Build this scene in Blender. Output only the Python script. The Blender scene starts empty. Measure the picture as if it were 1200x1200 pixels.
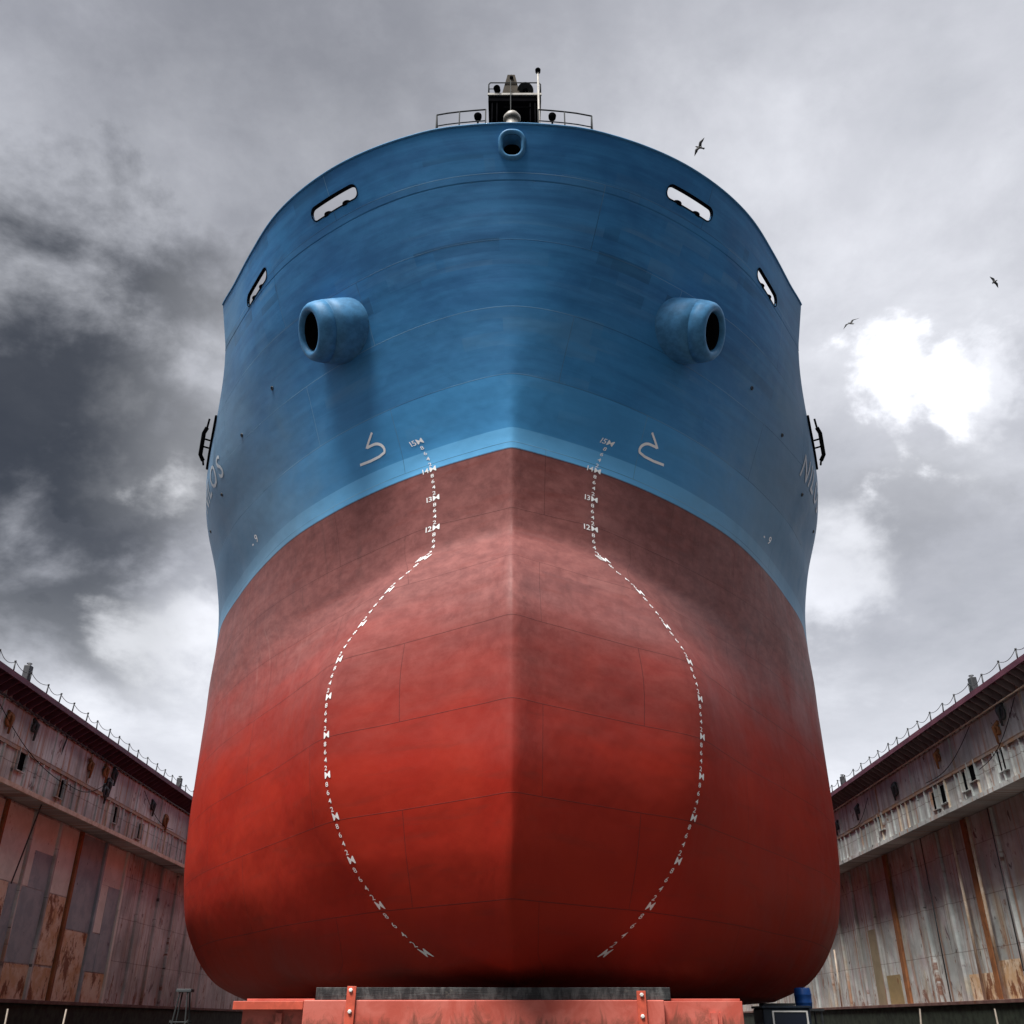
import bpy, bmesh, math, random
from mathutils import Vector, Matrix
random.seed(7)
R = math.radians
EYE = 1.25                      # eye level above the dock floor; the hull tables are in metres above eye level
C = bpy.context.scene.collection

# ------------------------------------------------------------------ camera, sky, sun, exposure
cam_d = bpy.data.cameras.new("camera")
cam = bpy.data.objects.new("camera", cam_d); C.objects.link(cam)
cam.location = (0, 0, EYE)
cam.rotation_euler = (R(90 + 28.53), 0, 0)
cam_d.sensor_width = 36.0; cam_d.sensor_height = 36.0; cam_d.sensor_fit = 'HORIZONTAL'
cam_d.lens = 33.0
cam_d.clip_start = 0.1; cam_d.clip_end = 9000
sc = bpy.context.scene
sc.camera = cam
sc.view_settings.view_transform = 'Standard'
try: sc.view_settings.look = 'None'
except Exception: pass
sc.view_settings.gamma = 1.0
sc.view_settings.exposure = 2.25
sc.view_settings.use_curve_mapping = False

SUN_EL, SUN_AZ = 64.0, 212.0    # azimuth clockwise from +Y: behind the camera and to its left
world = bpy.data.worlds.new("World"); sc.world = world; world.use_nodes = True
nt = world.node_tree; nt.nodes.clear()
def N(t, **k):
    n = nt.nodes.new(t)
    for a, b in k.items(): setattr(n, a, b)
    return n
def Lk(a, b): nt.links.new(a, b)
def math_(op, a, b=None, c=None, clamp=False):
    n = N('ShaderNodeMath', operation=op, use_clamp=clamp)
    for i, v in enumerate((a, b, c)):
        if v is None: continue
        if isinstance(v, (int, float)): n.inputs[i].default_value = v
        else: Lk(v, n.inputs[i])
    return n.outputs[0]
tc = N('ShaderNodeTexCoord')
dirv = tc.outputs['Generated']
sep = N('ShaderNodeSeparateXYZ'); Lk(dirv, sep.inputs[0])
zz = math_('ADD', math_('MAXIMUM', sep.outputs[2], 0.0), 0.22)
cmb = N('ShaderNodeCombineXYZ')
Lk(math_('DIVIDE', sep.outputs[0], zz), cmb.inputs[0]); Lk(math_('DIVIDE', sep.outputs[1], zz), cmb.inputs[1])
def noise(vec, scale, detail, rough, dist=0.0, off=(0, 0, 0), sc3=(1, 1, 1)):
    m = N('ShaderNodeMapping'); Lk(vec, m.inputs['Vector'])
    m.inputs['Location'].default_value = off; m.inputs['Scale'].default_value = sc3
    n = N('ShaderNodeTexNoise'); Lk(m.outputs[0], n.inputs['Vector'])
    n.inputs['Scale'].default_value = scale; n.inputs['Detail'].default_value = detail
    n.inputs['Roughness'].default_value = rough; n.inputs['Distortion'].default_value = dist
    return n.outputs[0]
n1 = noise(cmb.outputs[0], 1.3, 7, 0.5, 0.12, (3.1, 1.7, 0.3))
n2 = noise(cmb.outputs[0], 4.0, 9, 0.63, 0.15, (7.1, 2.2, 0.9))
n3 = noise(dirv, 6.0, 8, 0.58, 0.15, (1.1, 5.2, 0.4), (1, 1, 1.4))
def spot(az, el, r_in, r_out, wob=0.10):
    """smooth patch of cloud around a compass direction, its edge broken up by noise"""
    d = (math.sin(R(az)) * math.cos(R(el)), math.cos(R(az)) * math.cos(R(el)), math.sin(R(el)))
    v = N('ShaderNodeVectorMath', operation='DISTANCE'); Lk(dirv, v.inputs[0]); v.inputs[1].default_value = d
    dd = math_('ADD', v.outputs['Value'], math_('MULTIPLY', math_('SUBTRACT', n3, 0.5), wob * 6))
    m = N('ShaderNodeMapRange', interpolation_type='SMOOTHSTEP'); Lk(dd, m.inputs[0])
    m.inputs[1].default_value = r_in; m.inputs[2].default_value = r_out
    m.inputs[3].default_value = 1.0; m.inputs[4].default_value = 0.0
    return m.outputs[0]
mix = math_('ADD', math_('MULTIPLY', n1, 0.62), math_('MULTIPLY', n2, 0.38))
cr = N('ShaderNodeValToRGB'); Lk(mix, cr.inputs[0])
e = cr.color_ramp.elements
e[0].position = 0.33; e[0].color = (0.085, 0.088, 0.099, 1)
e[1].position = 0.66; e[1].color = (0.215, 0.218, 0.230, 1)
for p_, c_ in ((0.46, (0.118, 0.120, 0.132, 1)), (0.56, (0.165, 0.168, 0.181, 1))):
    q = e.new(p_); q.color = c_
# multiply by the dark masses, add the bright breaks
dark = math_('MAXIMUM', math_('MULTIPLY', spot(-35, 31, 0.10, 0.32), 0.90), math_('MULTIPLY', spot(-28, 25.5, 0.04, 0.22), 0.82))
dark = math_('MAXIMUM', dark, math_('MULTIPLY', spot(26, 26, 0.0, 0.13), 0.35))
dark = math_('MAXIMUM', dark, math_('MULTIPLY', spot(-22, 54, 0.0, 0.45), 0.30))
dark = math_('MAXIMUM', dark, math_('MULTIPLY', spot(125, 0, 0.35, 0.85, 0.04), 0.85))    # unseen dark cloud added behind the camera, darkens the right flare
dark = math_('MAXIMUM', dark, math_('MULTIPLY', spot(180, 4, 0.35, 0.95, 0.04), 0.85))  # unseen dark cloud added low behind the camera to dim the bow flare
fac = math_('SUBTRACT', 1.0, dark)
vm = N('ShaderNodeVectorMath', operation='SCALE'); Lk(cr.outputs[0], vm.inputs[0]); Lk(fac, vm.inputs['Scale'])
br = math_('MULTIPLY', spot(26.2, 33.8, 0.010, 0.080, 0.07), 0.24)
br = math_('ADD', br, math_('MULTIPLY', spot(31.5, 32.5, 0.0, 0.08, 0.10), 0.08))
br = math_('ADD', br, math_('MULTIPLY', spot(28.0, 40.0, 0.0, 0.55, 0.08), 0.09))
br = math_('ADD', br, math_('MULTIPLY', spot(19.5, 22.0, 0.0, 0.10, 0.07), 0.12))
br = math_('ADD', br, math_('MULTIPLY', spot(-19.2, 21.5, 0.0, 0.09, 0.07), 0.15))
br = math_('ADD', br, math_('MULTIPLY', spot(-16.0, 32.0, 0.0, 0.22, 0.08), 0.06))
hz = N('ShaderNodeMapRange', interpolation_type='SMOOTHSTEP'); Lk(sep.outputs[2], hz.inputs[0])
hz.inputs[1].default_value = 0.10; hz.inputs[2].default_value = 0.42; hz.inputs[3].default_value = 1; hz.inputs[4].default_value = 0
front = N('ShaderNodeMapRange', interpolation_type='SMOOTHSTEP'); Lk(sep.outputs[1], front.inputs[0])
front.inputs[1].default_value = -0.1; front.inputs[2].default_value = 0.5; front.inputs[3].default_value = 0.15; front.inputs[4].default_value = 1
br = math_('ADD', br, math_('MULTIPLY', math_('MULTIPLY', hz.outputs[0], front.outputs[0]), 0.17))
br = math_('ADD', br, math_('MULTIPLY', spot(SUN_AZ, 45, 0.2, 0.8, 0.05), 0.12))      # unseen thin cloud added round the veiled sun, for frontal light on the hull
br = math_('ADD', br, math_('MULTIPLY', spot(92, 54, 0.1, 0.52, 0.03), 0.62))    # unseen pale clouds added on both sides to light walls and flanks
br = math_('ADD', br, math_('MULTIPLY', spot(-94, 54, 0.1, 0.52, 0.03), 0.32))
cb = N('ShaderNodeCombineXYZ')
for i, k in enumerate((0.985, 0.995, 1.03)): Lk(math_('MULTIPLY', br, k), cb.inputs[i])
add = N('ShaderNodeVectorMath', operation='ADD'); Lk(vm.outputs[0], add.inputs[0]); Lk(cb.outputs[0], add.inputs[1])
sky = N('ShaderNodeTexSky'); sky.sky_type = 'NISHITA'; sky.sun_disc = False
sky.sun_elevation = R(SUN_EL); sky.sun_rotation = R(SUN_AZ)
skb = N('ShaderNodeBackground'); Lk(sky.outputs[0], skb.inputs[0]); skb.inputs[1].default_value = 0.05
clb = N('ShaderNodeBackground'); Lk(add.outputs[0], clb.inputs[0]); clb.inputs[1].default_value = 0.72
mx = N('ShaderNodeMixShader'); mx.inputs[0].default_value = 0.95; Lk(skb.outputs[0], mx.inputs[1]); Lk(clb.outputs[0], mx.inputs[2])
wo = N('ShaderNodeOutputWorld'); Lk(mx.outputs[0], wo.inputs[0])

sun_d = bpy.data.lights.new("sun", 'SUN'); sun_d.energy = 1.5; sun_d.angle = R(20); sun_d.color = (1.0, 0.965, 0.91)
sun = bpy.data.objects.new("sun", sun_d); C.objects.link(sun)
sd = Vector((math.sin(R(SUN_AZ)) * math.cos(R(SUN_EL)), math.cos(R(SUN_AZ)) * math.cos(R(SUN_EL)), math.sin(R(SUN_EL))))
sun.rotation_euler = sd.to_track_quat('Z', 'Y').to_euler()
sun.location = (0, -20, 60)

# ------------------------------------------------------------------ material helpers
class M:
    def __init__(s, name, rough=0.6, metal=0.0, spec=0.4):
        s.m = bpy.data.materials.new(name); s.m.use_nodes = True
        s.t = s.m.node_tree; s.b = s.t.nodes['Principled BSDF']
        s.b.inputs['Roughness'].default_value = rough; s.b.inputs['Metallic'].default_value = metal
        s.b.inputs['Specular IOR Level'].default_value = spec
    def n(s, t, **k):
        x = s.t.nodes.new(t)
        for a, b in k.items(): setattr(x, a, b)
        return x
    def l(s, a, b): s.t.links.new(a, b)
    def obj(s): return s.n('ShaderNodeTexCoord').outputs['Object']
    def geo(s): return s.n('ShaderNodeNewGeometry').outputs['Position']
    def uv(s): return s.n('ShaderNodeTexCoord').outputs['UV']
    def mapv(s, v, sc=(1, 1, 1), loc=(0, 0, 0), rot=(0, 0, 0)):
        m = s.n('ShaderNodeMapping'); s.l(v, m.inputs[0]); m.inputs['Scale'].default_value = sc
        m.inputs['Location'].default_value = loc; m.inputs['Rotation'].default_value = rot
        return m.outputs[0]
    def noise(s, v, scale=1, detail=6, rough=0.6, dist=0):
        n = s.n('ShaderNodeTexNoise'); s.l(v, n.inputs['Vector'])
        n.inputs['Scale'].default_value = scale; n.inputs['Detail'].default_value = detail
        n.inputs['Roughness'].default_value = rough; n.inputs['Distortion'].default_value = dist
        return n.outputs[0]
    def ma(s, op, a, b=None, c=None, clamp=False):
        n = s.n('ShaderNodeMath', operation=op, use_clamp=clamp)
        for i, v in enumerate((a, b, c)):
            if v is None: continue
            if isinstance(v, (int, float)): n.inputs[i].default_value = v
            else: s.l(v, n.inputs[i])
        return n.outputs[0]
    def ramp(s, v, a, b, lo=0.0, hi=1.0, smooth=True):
        n = s.n('ShaderNodeMapRange', interpolation_type='SMOOTHSTEP' if smooth else 'LINEAR')
        s.l(v, n.inputs[0])
        for i, x in enumerate((a, b, lo, hi)): n.inputs[i + 1].default_value = x
        return n.outputs[0]
    def mix(s, f, a, b, mode='MIX'):
        n = s.n('ShaderNodeMix', data_type='RGBA', blend_type=mode)
        if isinstance(f, (int, float)): n.inputs[0].default_value = f
        else: s.l(f, n.inputs[0])
        for i, x in ((6, a), (7, b)):
            if isinstance(x, tuple): n.inputs[i].default_value = x if len(x) == 4 else (*x, 1)
            else: s.l(x, n.inputs[i])
        return n.outputs[2]
    def sep(s, v):
        n = s.n('ShaderNodeSeparateXYZ'); s.l(v, n.inputs[0]); return n.outputs
    def comb(s, *a):
        n = s.n('ShaderNodeCombineXYZ')
        for i, v in enumerate(a):
            if isinstance(v, (int, float)): n.inputs[i].default_value = v
            else: s.l(v, n.inputs[i])
        return n.outputs[0]
    def col(s, c):
        if isinstance(c, tuple): s.b.inputs['Base Color'].default_value = (*c, 1) if len(c) == 3 else c
        else: s.l(c, s.b.inputs['Base Color'])
        return s
    def rough(s, v): s.l(v, s.b.inputs['Roughness'])
    def bump(s, h, strength=0.3, dist=0.05):
        n = s.n('ShaderNodeBump'); n.inputs['Strength'].default_value = strength; n.inputs['Distance'].default_value = dist
        s.l(h, n.inputs['Height']); s.l(n.outputs[0], s.b.inputs['Normal'])

def worn(name, c1, c2, rust=0.3, rough=0.6, scale=1.5, rustc=(0.16, 0.055, 0.02), metal=0.0):
    """painted steel with tonal blotches and rust patches"""
    m = M(name, rough, metal)
    p = m.geo()
    f = m.ramp(m.noise(p, scale, 8, 0.65), 0.35, 0.65)
    col = m.mix(f, c1, c2)
    rn = m.noise(m.mapv(p, (1, 1, 0.5), (5, 3, 1)), scale * 2.2, 9, 0.7, 0.6)
    rf = m.ramp(rn, 0.72 - rust * 0.35, 0.80 - rust * 0.30)
    col = m.mix(rf, col, rustc)
    m.col(col)
    m.bump(m.noise(p, 14, 5, 0.6), 0.25, 0.01)
    return m.m

# ---- hull paint
def hull_paint():
    m = M('hull_paint', 0.5, 0.0, 0.14)
    p = m.geo(); z = m.sep(p)[2]
    uv = m.uv()
    su = m.sep(uv)
    def brick(w, h, off, loc, mort=0.011):
        b = m.n('ShaderNodeTexBrick'); m.l(m.mapv(uv, (1, 1, 1), loc), b.inputs['Vector'])
        b.offset = off; b.inputs['Scale'].default_value = 1
        b.inputs['Color1'].default_value = (0, 0, 0, 1); b.inputs['Color2'].default_value = (1, 1, 1, 1)
        b.inputs['Mortar'].default_value = (0.5, 0.5, 0.5, 1)
        b.inputs['Mortar Size'].default_value = mort; b.inputs['Mortar Smooth'].default_value = 0.2
        b.inputs['Brick Width'].default_value = w; b.inputs['Row Height'].default_value = h
        return b
    pl = brick(9.2, 2.1, 0.37, (4.3, -8.65 + 0.0, 0))
    plate = m.sep(pl.outputs[0])[0]; seam = pl.outputs[1]
    # roller-painted laps along the strakes: short horizontal patches
    lap = brick(1.9, 0.42, 0.41, (1.3, 0.1, 0), 0.0)
    lapv = m.sep(lap.outputs[0])[0]
    lap2 = brick(3.7, 0.55, 0.33, (0.3, 0.25, 0), 0.0)
    lapv2 = m.sep(lap2.outputs[0])[0]
    lapmask = m.ramp(m.noise(m.mapv(uv, (0.16, 0.5, 1), (2, 9, 0)), 1.0, 4, 0.6), 0.42, 0.60)
    streak = m.noise(m.mapv(uv, (0.35, 3.2, 1)), 1.0, 7, 0.62, 0.4)
    soft = m.noise(m.mapv(p, (1, 1, 1)), 0.45, 6, 0.6, 0.5)
    fine = m.noise(p, 9.0, 6, 0.7)
    # blue topside
    t = m.ma('ADD', m.ma('MULTIPLY', streak, 0.5), m.ma('MULTIPLY', soft, 0.5))
    blue = m.mix(m.ramp(t, 0.36, 0.64), (0.026, 0.145, 0.350), (0.045, 0.228, 0.490))
    lv = m.ma('MULTIPLY', m.ma('SUBTRACT', m.ma('ADD', m.ma('MULTIPLY', lapv, 0.6), m.ma('MULTIPLY', lapv2, 0.4)), 0.5), m.ma('MULTIPLY', lapmask, 1.0))
    blue = m.mix(m.ramp(lv, 0.0, 0.5, 0.0, 0.42), blue, (0.13, 0.27, 0.42))
    blue = m.mix(m.ramp(lv, 0.0, -0.5, 0.0, 0.55), blue, (0.020, 0.075, 0.15))
    blue = m.mix(m.ma('MULTIPLY', m.ma('SUBTRACT', plate, 0.35, clamp=True), 0.16), blue, (0.14, 0.27, 0.40))
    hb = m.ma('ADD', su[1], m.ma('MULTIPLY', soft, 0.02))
    blue = m.mix(m.ramp(m.ma('ADD', su[1], m.ma('MULTIPLY', m.ma('SUBTRACT', streak, 0.5), 2.0)), 19.9, 18.6, 0, 0.22), blue, (0.06, 0.31, 0.62))  # glow above the red line painted in: lighter blue steps below, darker above
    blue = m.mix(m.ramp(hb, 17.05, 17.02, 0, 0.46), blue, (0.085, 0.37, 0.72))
    blue = m.mix(m.ramp(hb, 15.42, 15.40, 0, 0.66), blue, (0.17, 0.52, 0.88))  # hard-edged paint band, lightened further for the painted glow
    # paler, greyer blue further aft along the side
    aft = m.ramp(m.ma('ADD', m.sep(p)[1], m.ma('MULTIPLY', soft, 5.0)), 27.5, 33.5)
    blue = m.mix(m.ma('MULTIPLY', aft, 0.72), blue, (0.150, 0.230, 0.300))
    blue = m.mix(m.ma('MULTIPLY', seam, 0.60), blue, m.mix(m.ramp(m.noise(m.mapv(uv, (0.2, 0.2, 1)), 1, 2), 0.4, 0.6), (0.015, 0.06, 0.12), (0.20, 0.36, 0.50)))
    # antifouling: duller red above, stronger red below, uneven blend between them
    wav = m.noise(m.mapv(uv, (0.22, 0.8, 1), (3, 1, 0)), 1.0, 7, 0.55, 0.1)
    lvl = m.ma('ADD', m.ma('MULTIPLY', su[0], 0.10), m.ma('MULTIPLY', wav, 4.4))
    au = m.ma('ABSOLUTE', su[0])
    lvl = m.ma('ADD', m.ma('MULTIPLY', au, 0.16), m.ma('MULTIPLY', m.ma('SUBTRACT', wav, 0.5), 4.0))
    hh = m.ma('SUBTRACT', su[1], lvl)
    up = m.ramp(hh, 3.6, 10.2)
    lower_red = m.mix(m.ramp(soft, 0.35, 0.65), (0.325, 0.020, 0.011), (0.365, 0.025, 0.012))
    upper_red = m.mix(m.ramp(m.noise(m.mapv(uv, (1.0, 1.6, 1)), 1.6, 10, 0.72, 0.1), 0.30, 0.70), (0.150, 0.050, 0.047), (0.240, 0.088, 0.080))
    drip = m.noise(m.mapv(uv, (2.6, 0.26, 1), (0, 4, 0)), 1.0, 8, 0.68, 0.5)
    dripf = m.ma('MULTIPLY', m.ramp(drip, 0.55, 0.72), m.ramp(au, 4.0, 12.0, 0.15, 0.75))
    upper_red = m.mix(dripf, upper_red, (0.085, 0.042, 0.040))
    dripl = m.ma('MULTIPLY', m.ramp(m.noise(m.mapv(uv, (3.3, 0.22, 1), (9, 4, 0)), 1.0, 8, 0.7, 0.6), 0.56, 0.74), m.ramp(au, 5.0, 12.0, 0.0, 0.45))
    upper_red = m.mix(dripl, upper_red, (0.30, 0.17, 0.155))
    upper_red = m.mix(m.ramp(lv, 0.0, -0.5, 0.0, 0.40), upper_red, (0.12, 0.045, 0.045))
    upper_red = m.mix(m.ramp(lv, 0.0, 0.5, 0.0, 0.35), upper_red, (0.27, 0.115, 0.105))
    blot = m.ramp(m.noise(m.mapv(p, (1, 1, 1), (11, 2, 5)), 2.2, 10, 0.72, 0.1), 0.54, 0.68)
    upper_red = m.mix(m.ma('MULTIPLY', blot, 0.30), upper_red, (0.070, 0.026, 0.027))
    red = m.mix(up, lower_red, upper_red)
    red = m.mix(m.ma('MULTIPLY', m.ramp(streak, 0.52, 0.7), 0.28), red, (0.17, 0.030, 0.022))
    red = m.mix(m.ma('MULTIPLY', seam, 0.65), red, (0.07, 0.02, 0.02))
    jag = m.ma('ADD', z, m.ma('MULTIPLY', m.ma('SUBTRACT', fine, 0.5), 0.03))
    isblue = m.ramp(jag, 14.75 + EYE - 0.006, 14.75 + EYE + 0.006)
    line = m.ma('MULTIPLY', m.ramp(jag, 14.75 + EYE - 0.05, 14.75 + EYE - 0.02), m.ramp(jag, 14.75 + EYE + 0.04, 14.75 + EYE + 0.01))
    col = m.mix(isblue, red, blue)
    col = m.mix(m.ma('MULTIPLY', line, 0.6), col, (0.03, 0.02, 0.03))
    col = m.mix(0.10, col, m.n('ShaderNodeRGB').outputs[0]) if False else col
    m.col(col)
    m.rough(m.ma('ADD', m.ma('MULTIPLY', soft, 0.22), m.ma('MULTIPLY', up, 0.05), 0.30) if False else m.ramp(soft, 0.3, 0.7, 0.50, 0.64))
    # oil-canning between frames, weld beads, orange peel
    wob = m.noise(m.mapv(uv, (0.55, 0.55, 1), (5, 5, 0)), 1.0, 3, 0.5)
    hsum = m.ma('ADD', m.ma('MULTIPLY', wob, 1.0), m.ma('MULTIPLY', seam, 0.22))
    hsum = m.ma('ADD', hsum, m.ma('MULTIPLY', fine, 0.03))
    fr_ = m.ma('MULTIPLY', m.ma('SINE', m.ma('MULTIPLY', su[0], 7.6)), m.ma('MULTIPLY', m.ramp(m.noise(m.mapv(uv, (0.3, 0.6, 1), (8, 1, 0)), 1.0, 2, 0.5), 0.45, 0.7), 0.06))
    hsum = m.ma('ADD', hsum, fr_)
    m.bump(hsum, 0.5, 0.12)
    return m.m
# ------------------------------------------------------------------ hull lines

KEEL=0.69
def pchip(xs,ys):
    n=len(xs);h=[xs[i+1]-xs[i] for i in range(n-1)];d=[(ys[i+1]-ys[i])/h[i] for i in range(n-1)]
    m=[0]*n
    for i in range(1,n-1):
        if d[i-1]*d[i]>0:
            w1=2*h[i]+h[i-1];w2=h[i]+2*h[i-1];m[i]=(w1+w2)/(w1/d[i-1]+w2/d[i])
    m[0]=d[0];m[-1]=d[-1]
    def f(x):
        if x<=xs[0]:return ys[0]
        if x>=xs[-1]:return ys[-1]
        lo,hi=0,n-1
        while hi-lo>1:
            k=(lo+hi)//2
            if xs[k]<=x:lo=k
            else:hi=k
        t=(x-xs[lo])/h[lo];a=h[lo]
        return ys[lo]*(2*t**3-3*t*t+1)+a*m[lo]*(t**3-2*t*t+t)+ys[hi]*(3*t*t-2*t**3)+a*m[hi]*(t**3-t*t)
    return f
# (h, stem D, [(D,x)...]) h measured from eye level, D = distance ahead of the eye
LV=[
(0.69,25.0,[(26,1.2),(28,3.2),(31,5.46),(34,7.64),(38,9.46),(43,10.37),(50,10.46)]),
(1.0,23.7,[(24.5,1.35),(26,3),(28,4.9),(31,6.46),(34,8.41),(38,10.18),(43,11.24),(50,11.42)]),
(1.35,22.9,[(24.5,1.98),(26,3.5),(28,5.3),(31,7.1),(34,9.01),(38,10.78),(43,11.92),(50,12.1)]),
(2.4,21.85,[(24.5,3.2),(26,4.5),(28,6.1),(31,7.99),(34,9.87),(38,11.61),(43,12.88),(50,13.07)]),
(3.6,21.3,[(24.5,4.08),(26,5.2),(28,6.6),(31,8.57),(34,10.41),(38,12.2),(43,13.41),(50,13.55)]),
(5.6,20.95,[(24.5,4.82),(26,5.8),(28,7),(31,8.91),(34,10.74),(38,12.52),(43,13.76),(50,13.86)]),
(7.7,21.0,[(24.5,4.98),(26,5.9),(28,7.05),(31,9.0),(34,10.8),(38,12.6),(43,13.9),(50,14)]),
(8.75,21.08,[(24.5,4.77),(26,5.75),(28,7.0),(31,8.95),(34,10.75),(38,12.6),(43,13.9),(50,14)]),
(9.85,21.5,[(24.5,4.17),(26,5.3),(28,6.75),(31,8.85),(34,10.7),(38,12.6),(43,13.9),(50,14)]),
(10.95,22.25,[(24.5,3.41),(26,4.75),(28,6.4),(31,8.75),(34,10.65),(38,12.6),(43,13.9),(50,14)]),
(11.65,22.92,[(24.5,2.72),(26,4.2),(28,6.15),(31,8.7),(34,10.65),(38,12.6),(43,13.9),(50,14)]),
(12.15,23.32,[(24.5,2.34),(26,4.1),(28,6.15),(31,8.72),(34,10.67),(38,12.62),(43,13.9),(50,14)]),
(12.9,23.36,[(24.5,2.33),(26,4.1),(28,6.2),(31,8.75),(34,10.7),(38,12.65),(43,13.9),(50,14)]),
(14.75,23.2,[(24.17,1.95),(25.67,4.15),(27.07,5.75),(28.99,7.54),(31.4,9.21),(33.9,10.65),(38,12.6),(43,13.9),(50,14)]),
(17.0,22.7,[(23.5,2.1),(24.5,3.75),(27,6.7),(30,9.21),(33,11.13),(37,12.8),(43,13.74),(50,13.79)]),
(19.5,22.0,[(22.6,2.3),(24.5,5.3),(27,8.0),(30,10.5),(33,12.35),(37,13.5),(43,14),(50,14)]),
(22.0,21.2,[(21.6,2.4),(23.2,5.42),(25.5,8.15),(28.5,10.42),(31.5,12.05),(35,13.3),(41,14),(50,14)]),
(24.9,20.16,[(20.32,2.03),(20.65,3.28),(22.0,6.05),(24.0,8.3),(25.86,9.62),(27.5,10.65),(28.9,11.54),(33,13.0),(40,14),(50,14)]),
]
DE=50.0;Q=1.8
_h=[l[0] for l in LV]
fDs=pchip(_h,[l[1] for l in LV])
def _mk(l):
    h,ds,pts=l
    d1=pts[0][0]-ds;x1=pts[0][1]
    k=1.0 if h<13.5 else max(0.0,(19.5-h)/6.0)   # wedge-like stem low down, rounded bow high up
    pre=[]
    for fr in (0.006,0.1,0.3,0.6):
        pre.append((ds+fr*d1,x1*((1-k)*fr**0.55+k*(0.012+0.988*fr))))
    pts=pre+list(pts)
    us=[0.0]+[((D-ds)/(DE-ds))**(1/Q) for D,x in pts]
    xs=[0.0]+[x for D,x in pts]
    return pchip(us,xs)
_rows=[_mk(l) for l in LV]
_cache={}
def xu(u,h):
    k=round(u,6)
    if k not in _cache:_cache[k]=pchip(_h,[r(u) for r in _rows])
    return _cache[k](h)
def pt(u,h):
    ds=fDs(h);return xu(u,h),ds+(DE-ds)*u**Q
def xD(D,h):
    ds=fDs(h)
    if D<=ds:return 0.0
    return xu(((D-ds)/(DE-ds))**(1/Q),h)
def top(D):   # sheer: height of the top edge
    return fTop(D)
fTop=pchip([19,28.88,28.92,29.05,29.4,30.1,31.0,32.0,33.0,34.2,50],[24.9,24.9,24.5,23.6,22.9,22.2,21.6,21.0,20.5,20.2,20.2])
HULL = hull_paint()
def flat(name, c, rough=0.6, metal=0.0, var=0.15, scale=4.0):
    m = M(name, rough, metal); p = m.geo()
    a = tuple(x * (1 - var) for x in c); b = tuple(min(1, x * (1 + var)) for x in c)
    m.col(m.mix(m.ramp(m.noise(p, scale, 6, 0.6), 0.35, 0.65), a, b)); m.bump(m.noise(p, 22, 4, 0.6), 0.15, 0.005)
    return m.m
BLUE = flat('blue_casting_paint', (0.06, 0.21, 0.40), 0.55)
MARK = flat('white_mark_paint', (0.90, 0.90, 0.90), 0.5, var=0.03)
NAMEP = flat('weathered_white_lettering', (0.40, 0.45, 0.49), 0.5, var=0.15)
BLACK = flat('black_steel', (0.005, 0.005, 0.006), 0.5)
DGREY = flat('dark_grey_steel', (0.05, 0.055, 0.06), 0.5)
CREAM = flat('cream_paint', (0.25, 0.235, 0.21), 0.5)
WHITE = flat('white_paint', (0.72, 0.72, 0.70), 0.45)
BUFF = flat('buff_mast_paint', (0.075, 0.066, 0.056), 0.9)
for m_, k_ in ((BLACK, 0.0), (BUFF, 0.03), (BLUE, 0.15)): m_.node_tree.nodes['Principled BSDF'].inputs['Specular IOR Level'].default_value = k_
DECK = flat('green_grey_deck', (0.06, 0.08, 0.07), 0.7)

# ------------------------------------------------------------------ mesh helpers
def link(name, bm, mat, parent=None, smooth=False, recalc=True):
    me = bpy.data.meshes.new(name)
    if recalc: bmesh.ops.recalc_face_normals(bm, faces=bm.faces)
    bm.to_mesh(me); bm.free()
    if smooth:
        for p in me.polygons: p.use_smooth = True
    if mat: me.materials.append(mat)
    o = bpy.data.objects.new(name, me); C.objects.link(o)
    if parent: o.parent = parent
    return o
def tag(o, label=None, cat=None, group=None, kind=None):
    if label: o['label'] = label
    if cat: o['category'] = cat
    if group: o['group'] = group
    if kind: o['kind'] = kind
    return o
def empty(name, loc=(0, 0, 0), rot=(0, 0, 0)):
    o = bpy.data.objects.new(name, None); C.objects.link(o); o.location = loc; o.rotation_euler = rot
    o.empty_display_size = 0.3
    return o
def copy_tree(o, parent=None):
    c = o.copy(); C.objects.link(c)
    if parent: c.parent = parent
    for ch in [x for x in o.children]: copy_tree(ch, c)
    return c
def box(bm, c, s, rot=None, bev=0.0):
    """c centre, s full size"""
    v = []
    mt = rot if rot is not None else Matrix.Identity(3)
    b2 = bmesh.new(); bmesh.ops.create_cube(b2, size=1)
    for q in b2.verts: q.co = Vector((q.co.x * s[0], q.co.y * s[1], q.co.z * s[2]))
    if bev > 0: bmesh.ops.bevel(b2, geom=list(b2.edges), offset=bev, segments=2, profile=0.5, affect='EDGES')
    mp = {}
    for q in b2.verts: mp[q] = bm.verts.new(mt @ q.co + Vector(c))
    for f in b2.faces: bm.faces.new([mp[q] for q in f.verts])
    b2.free()
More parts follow.
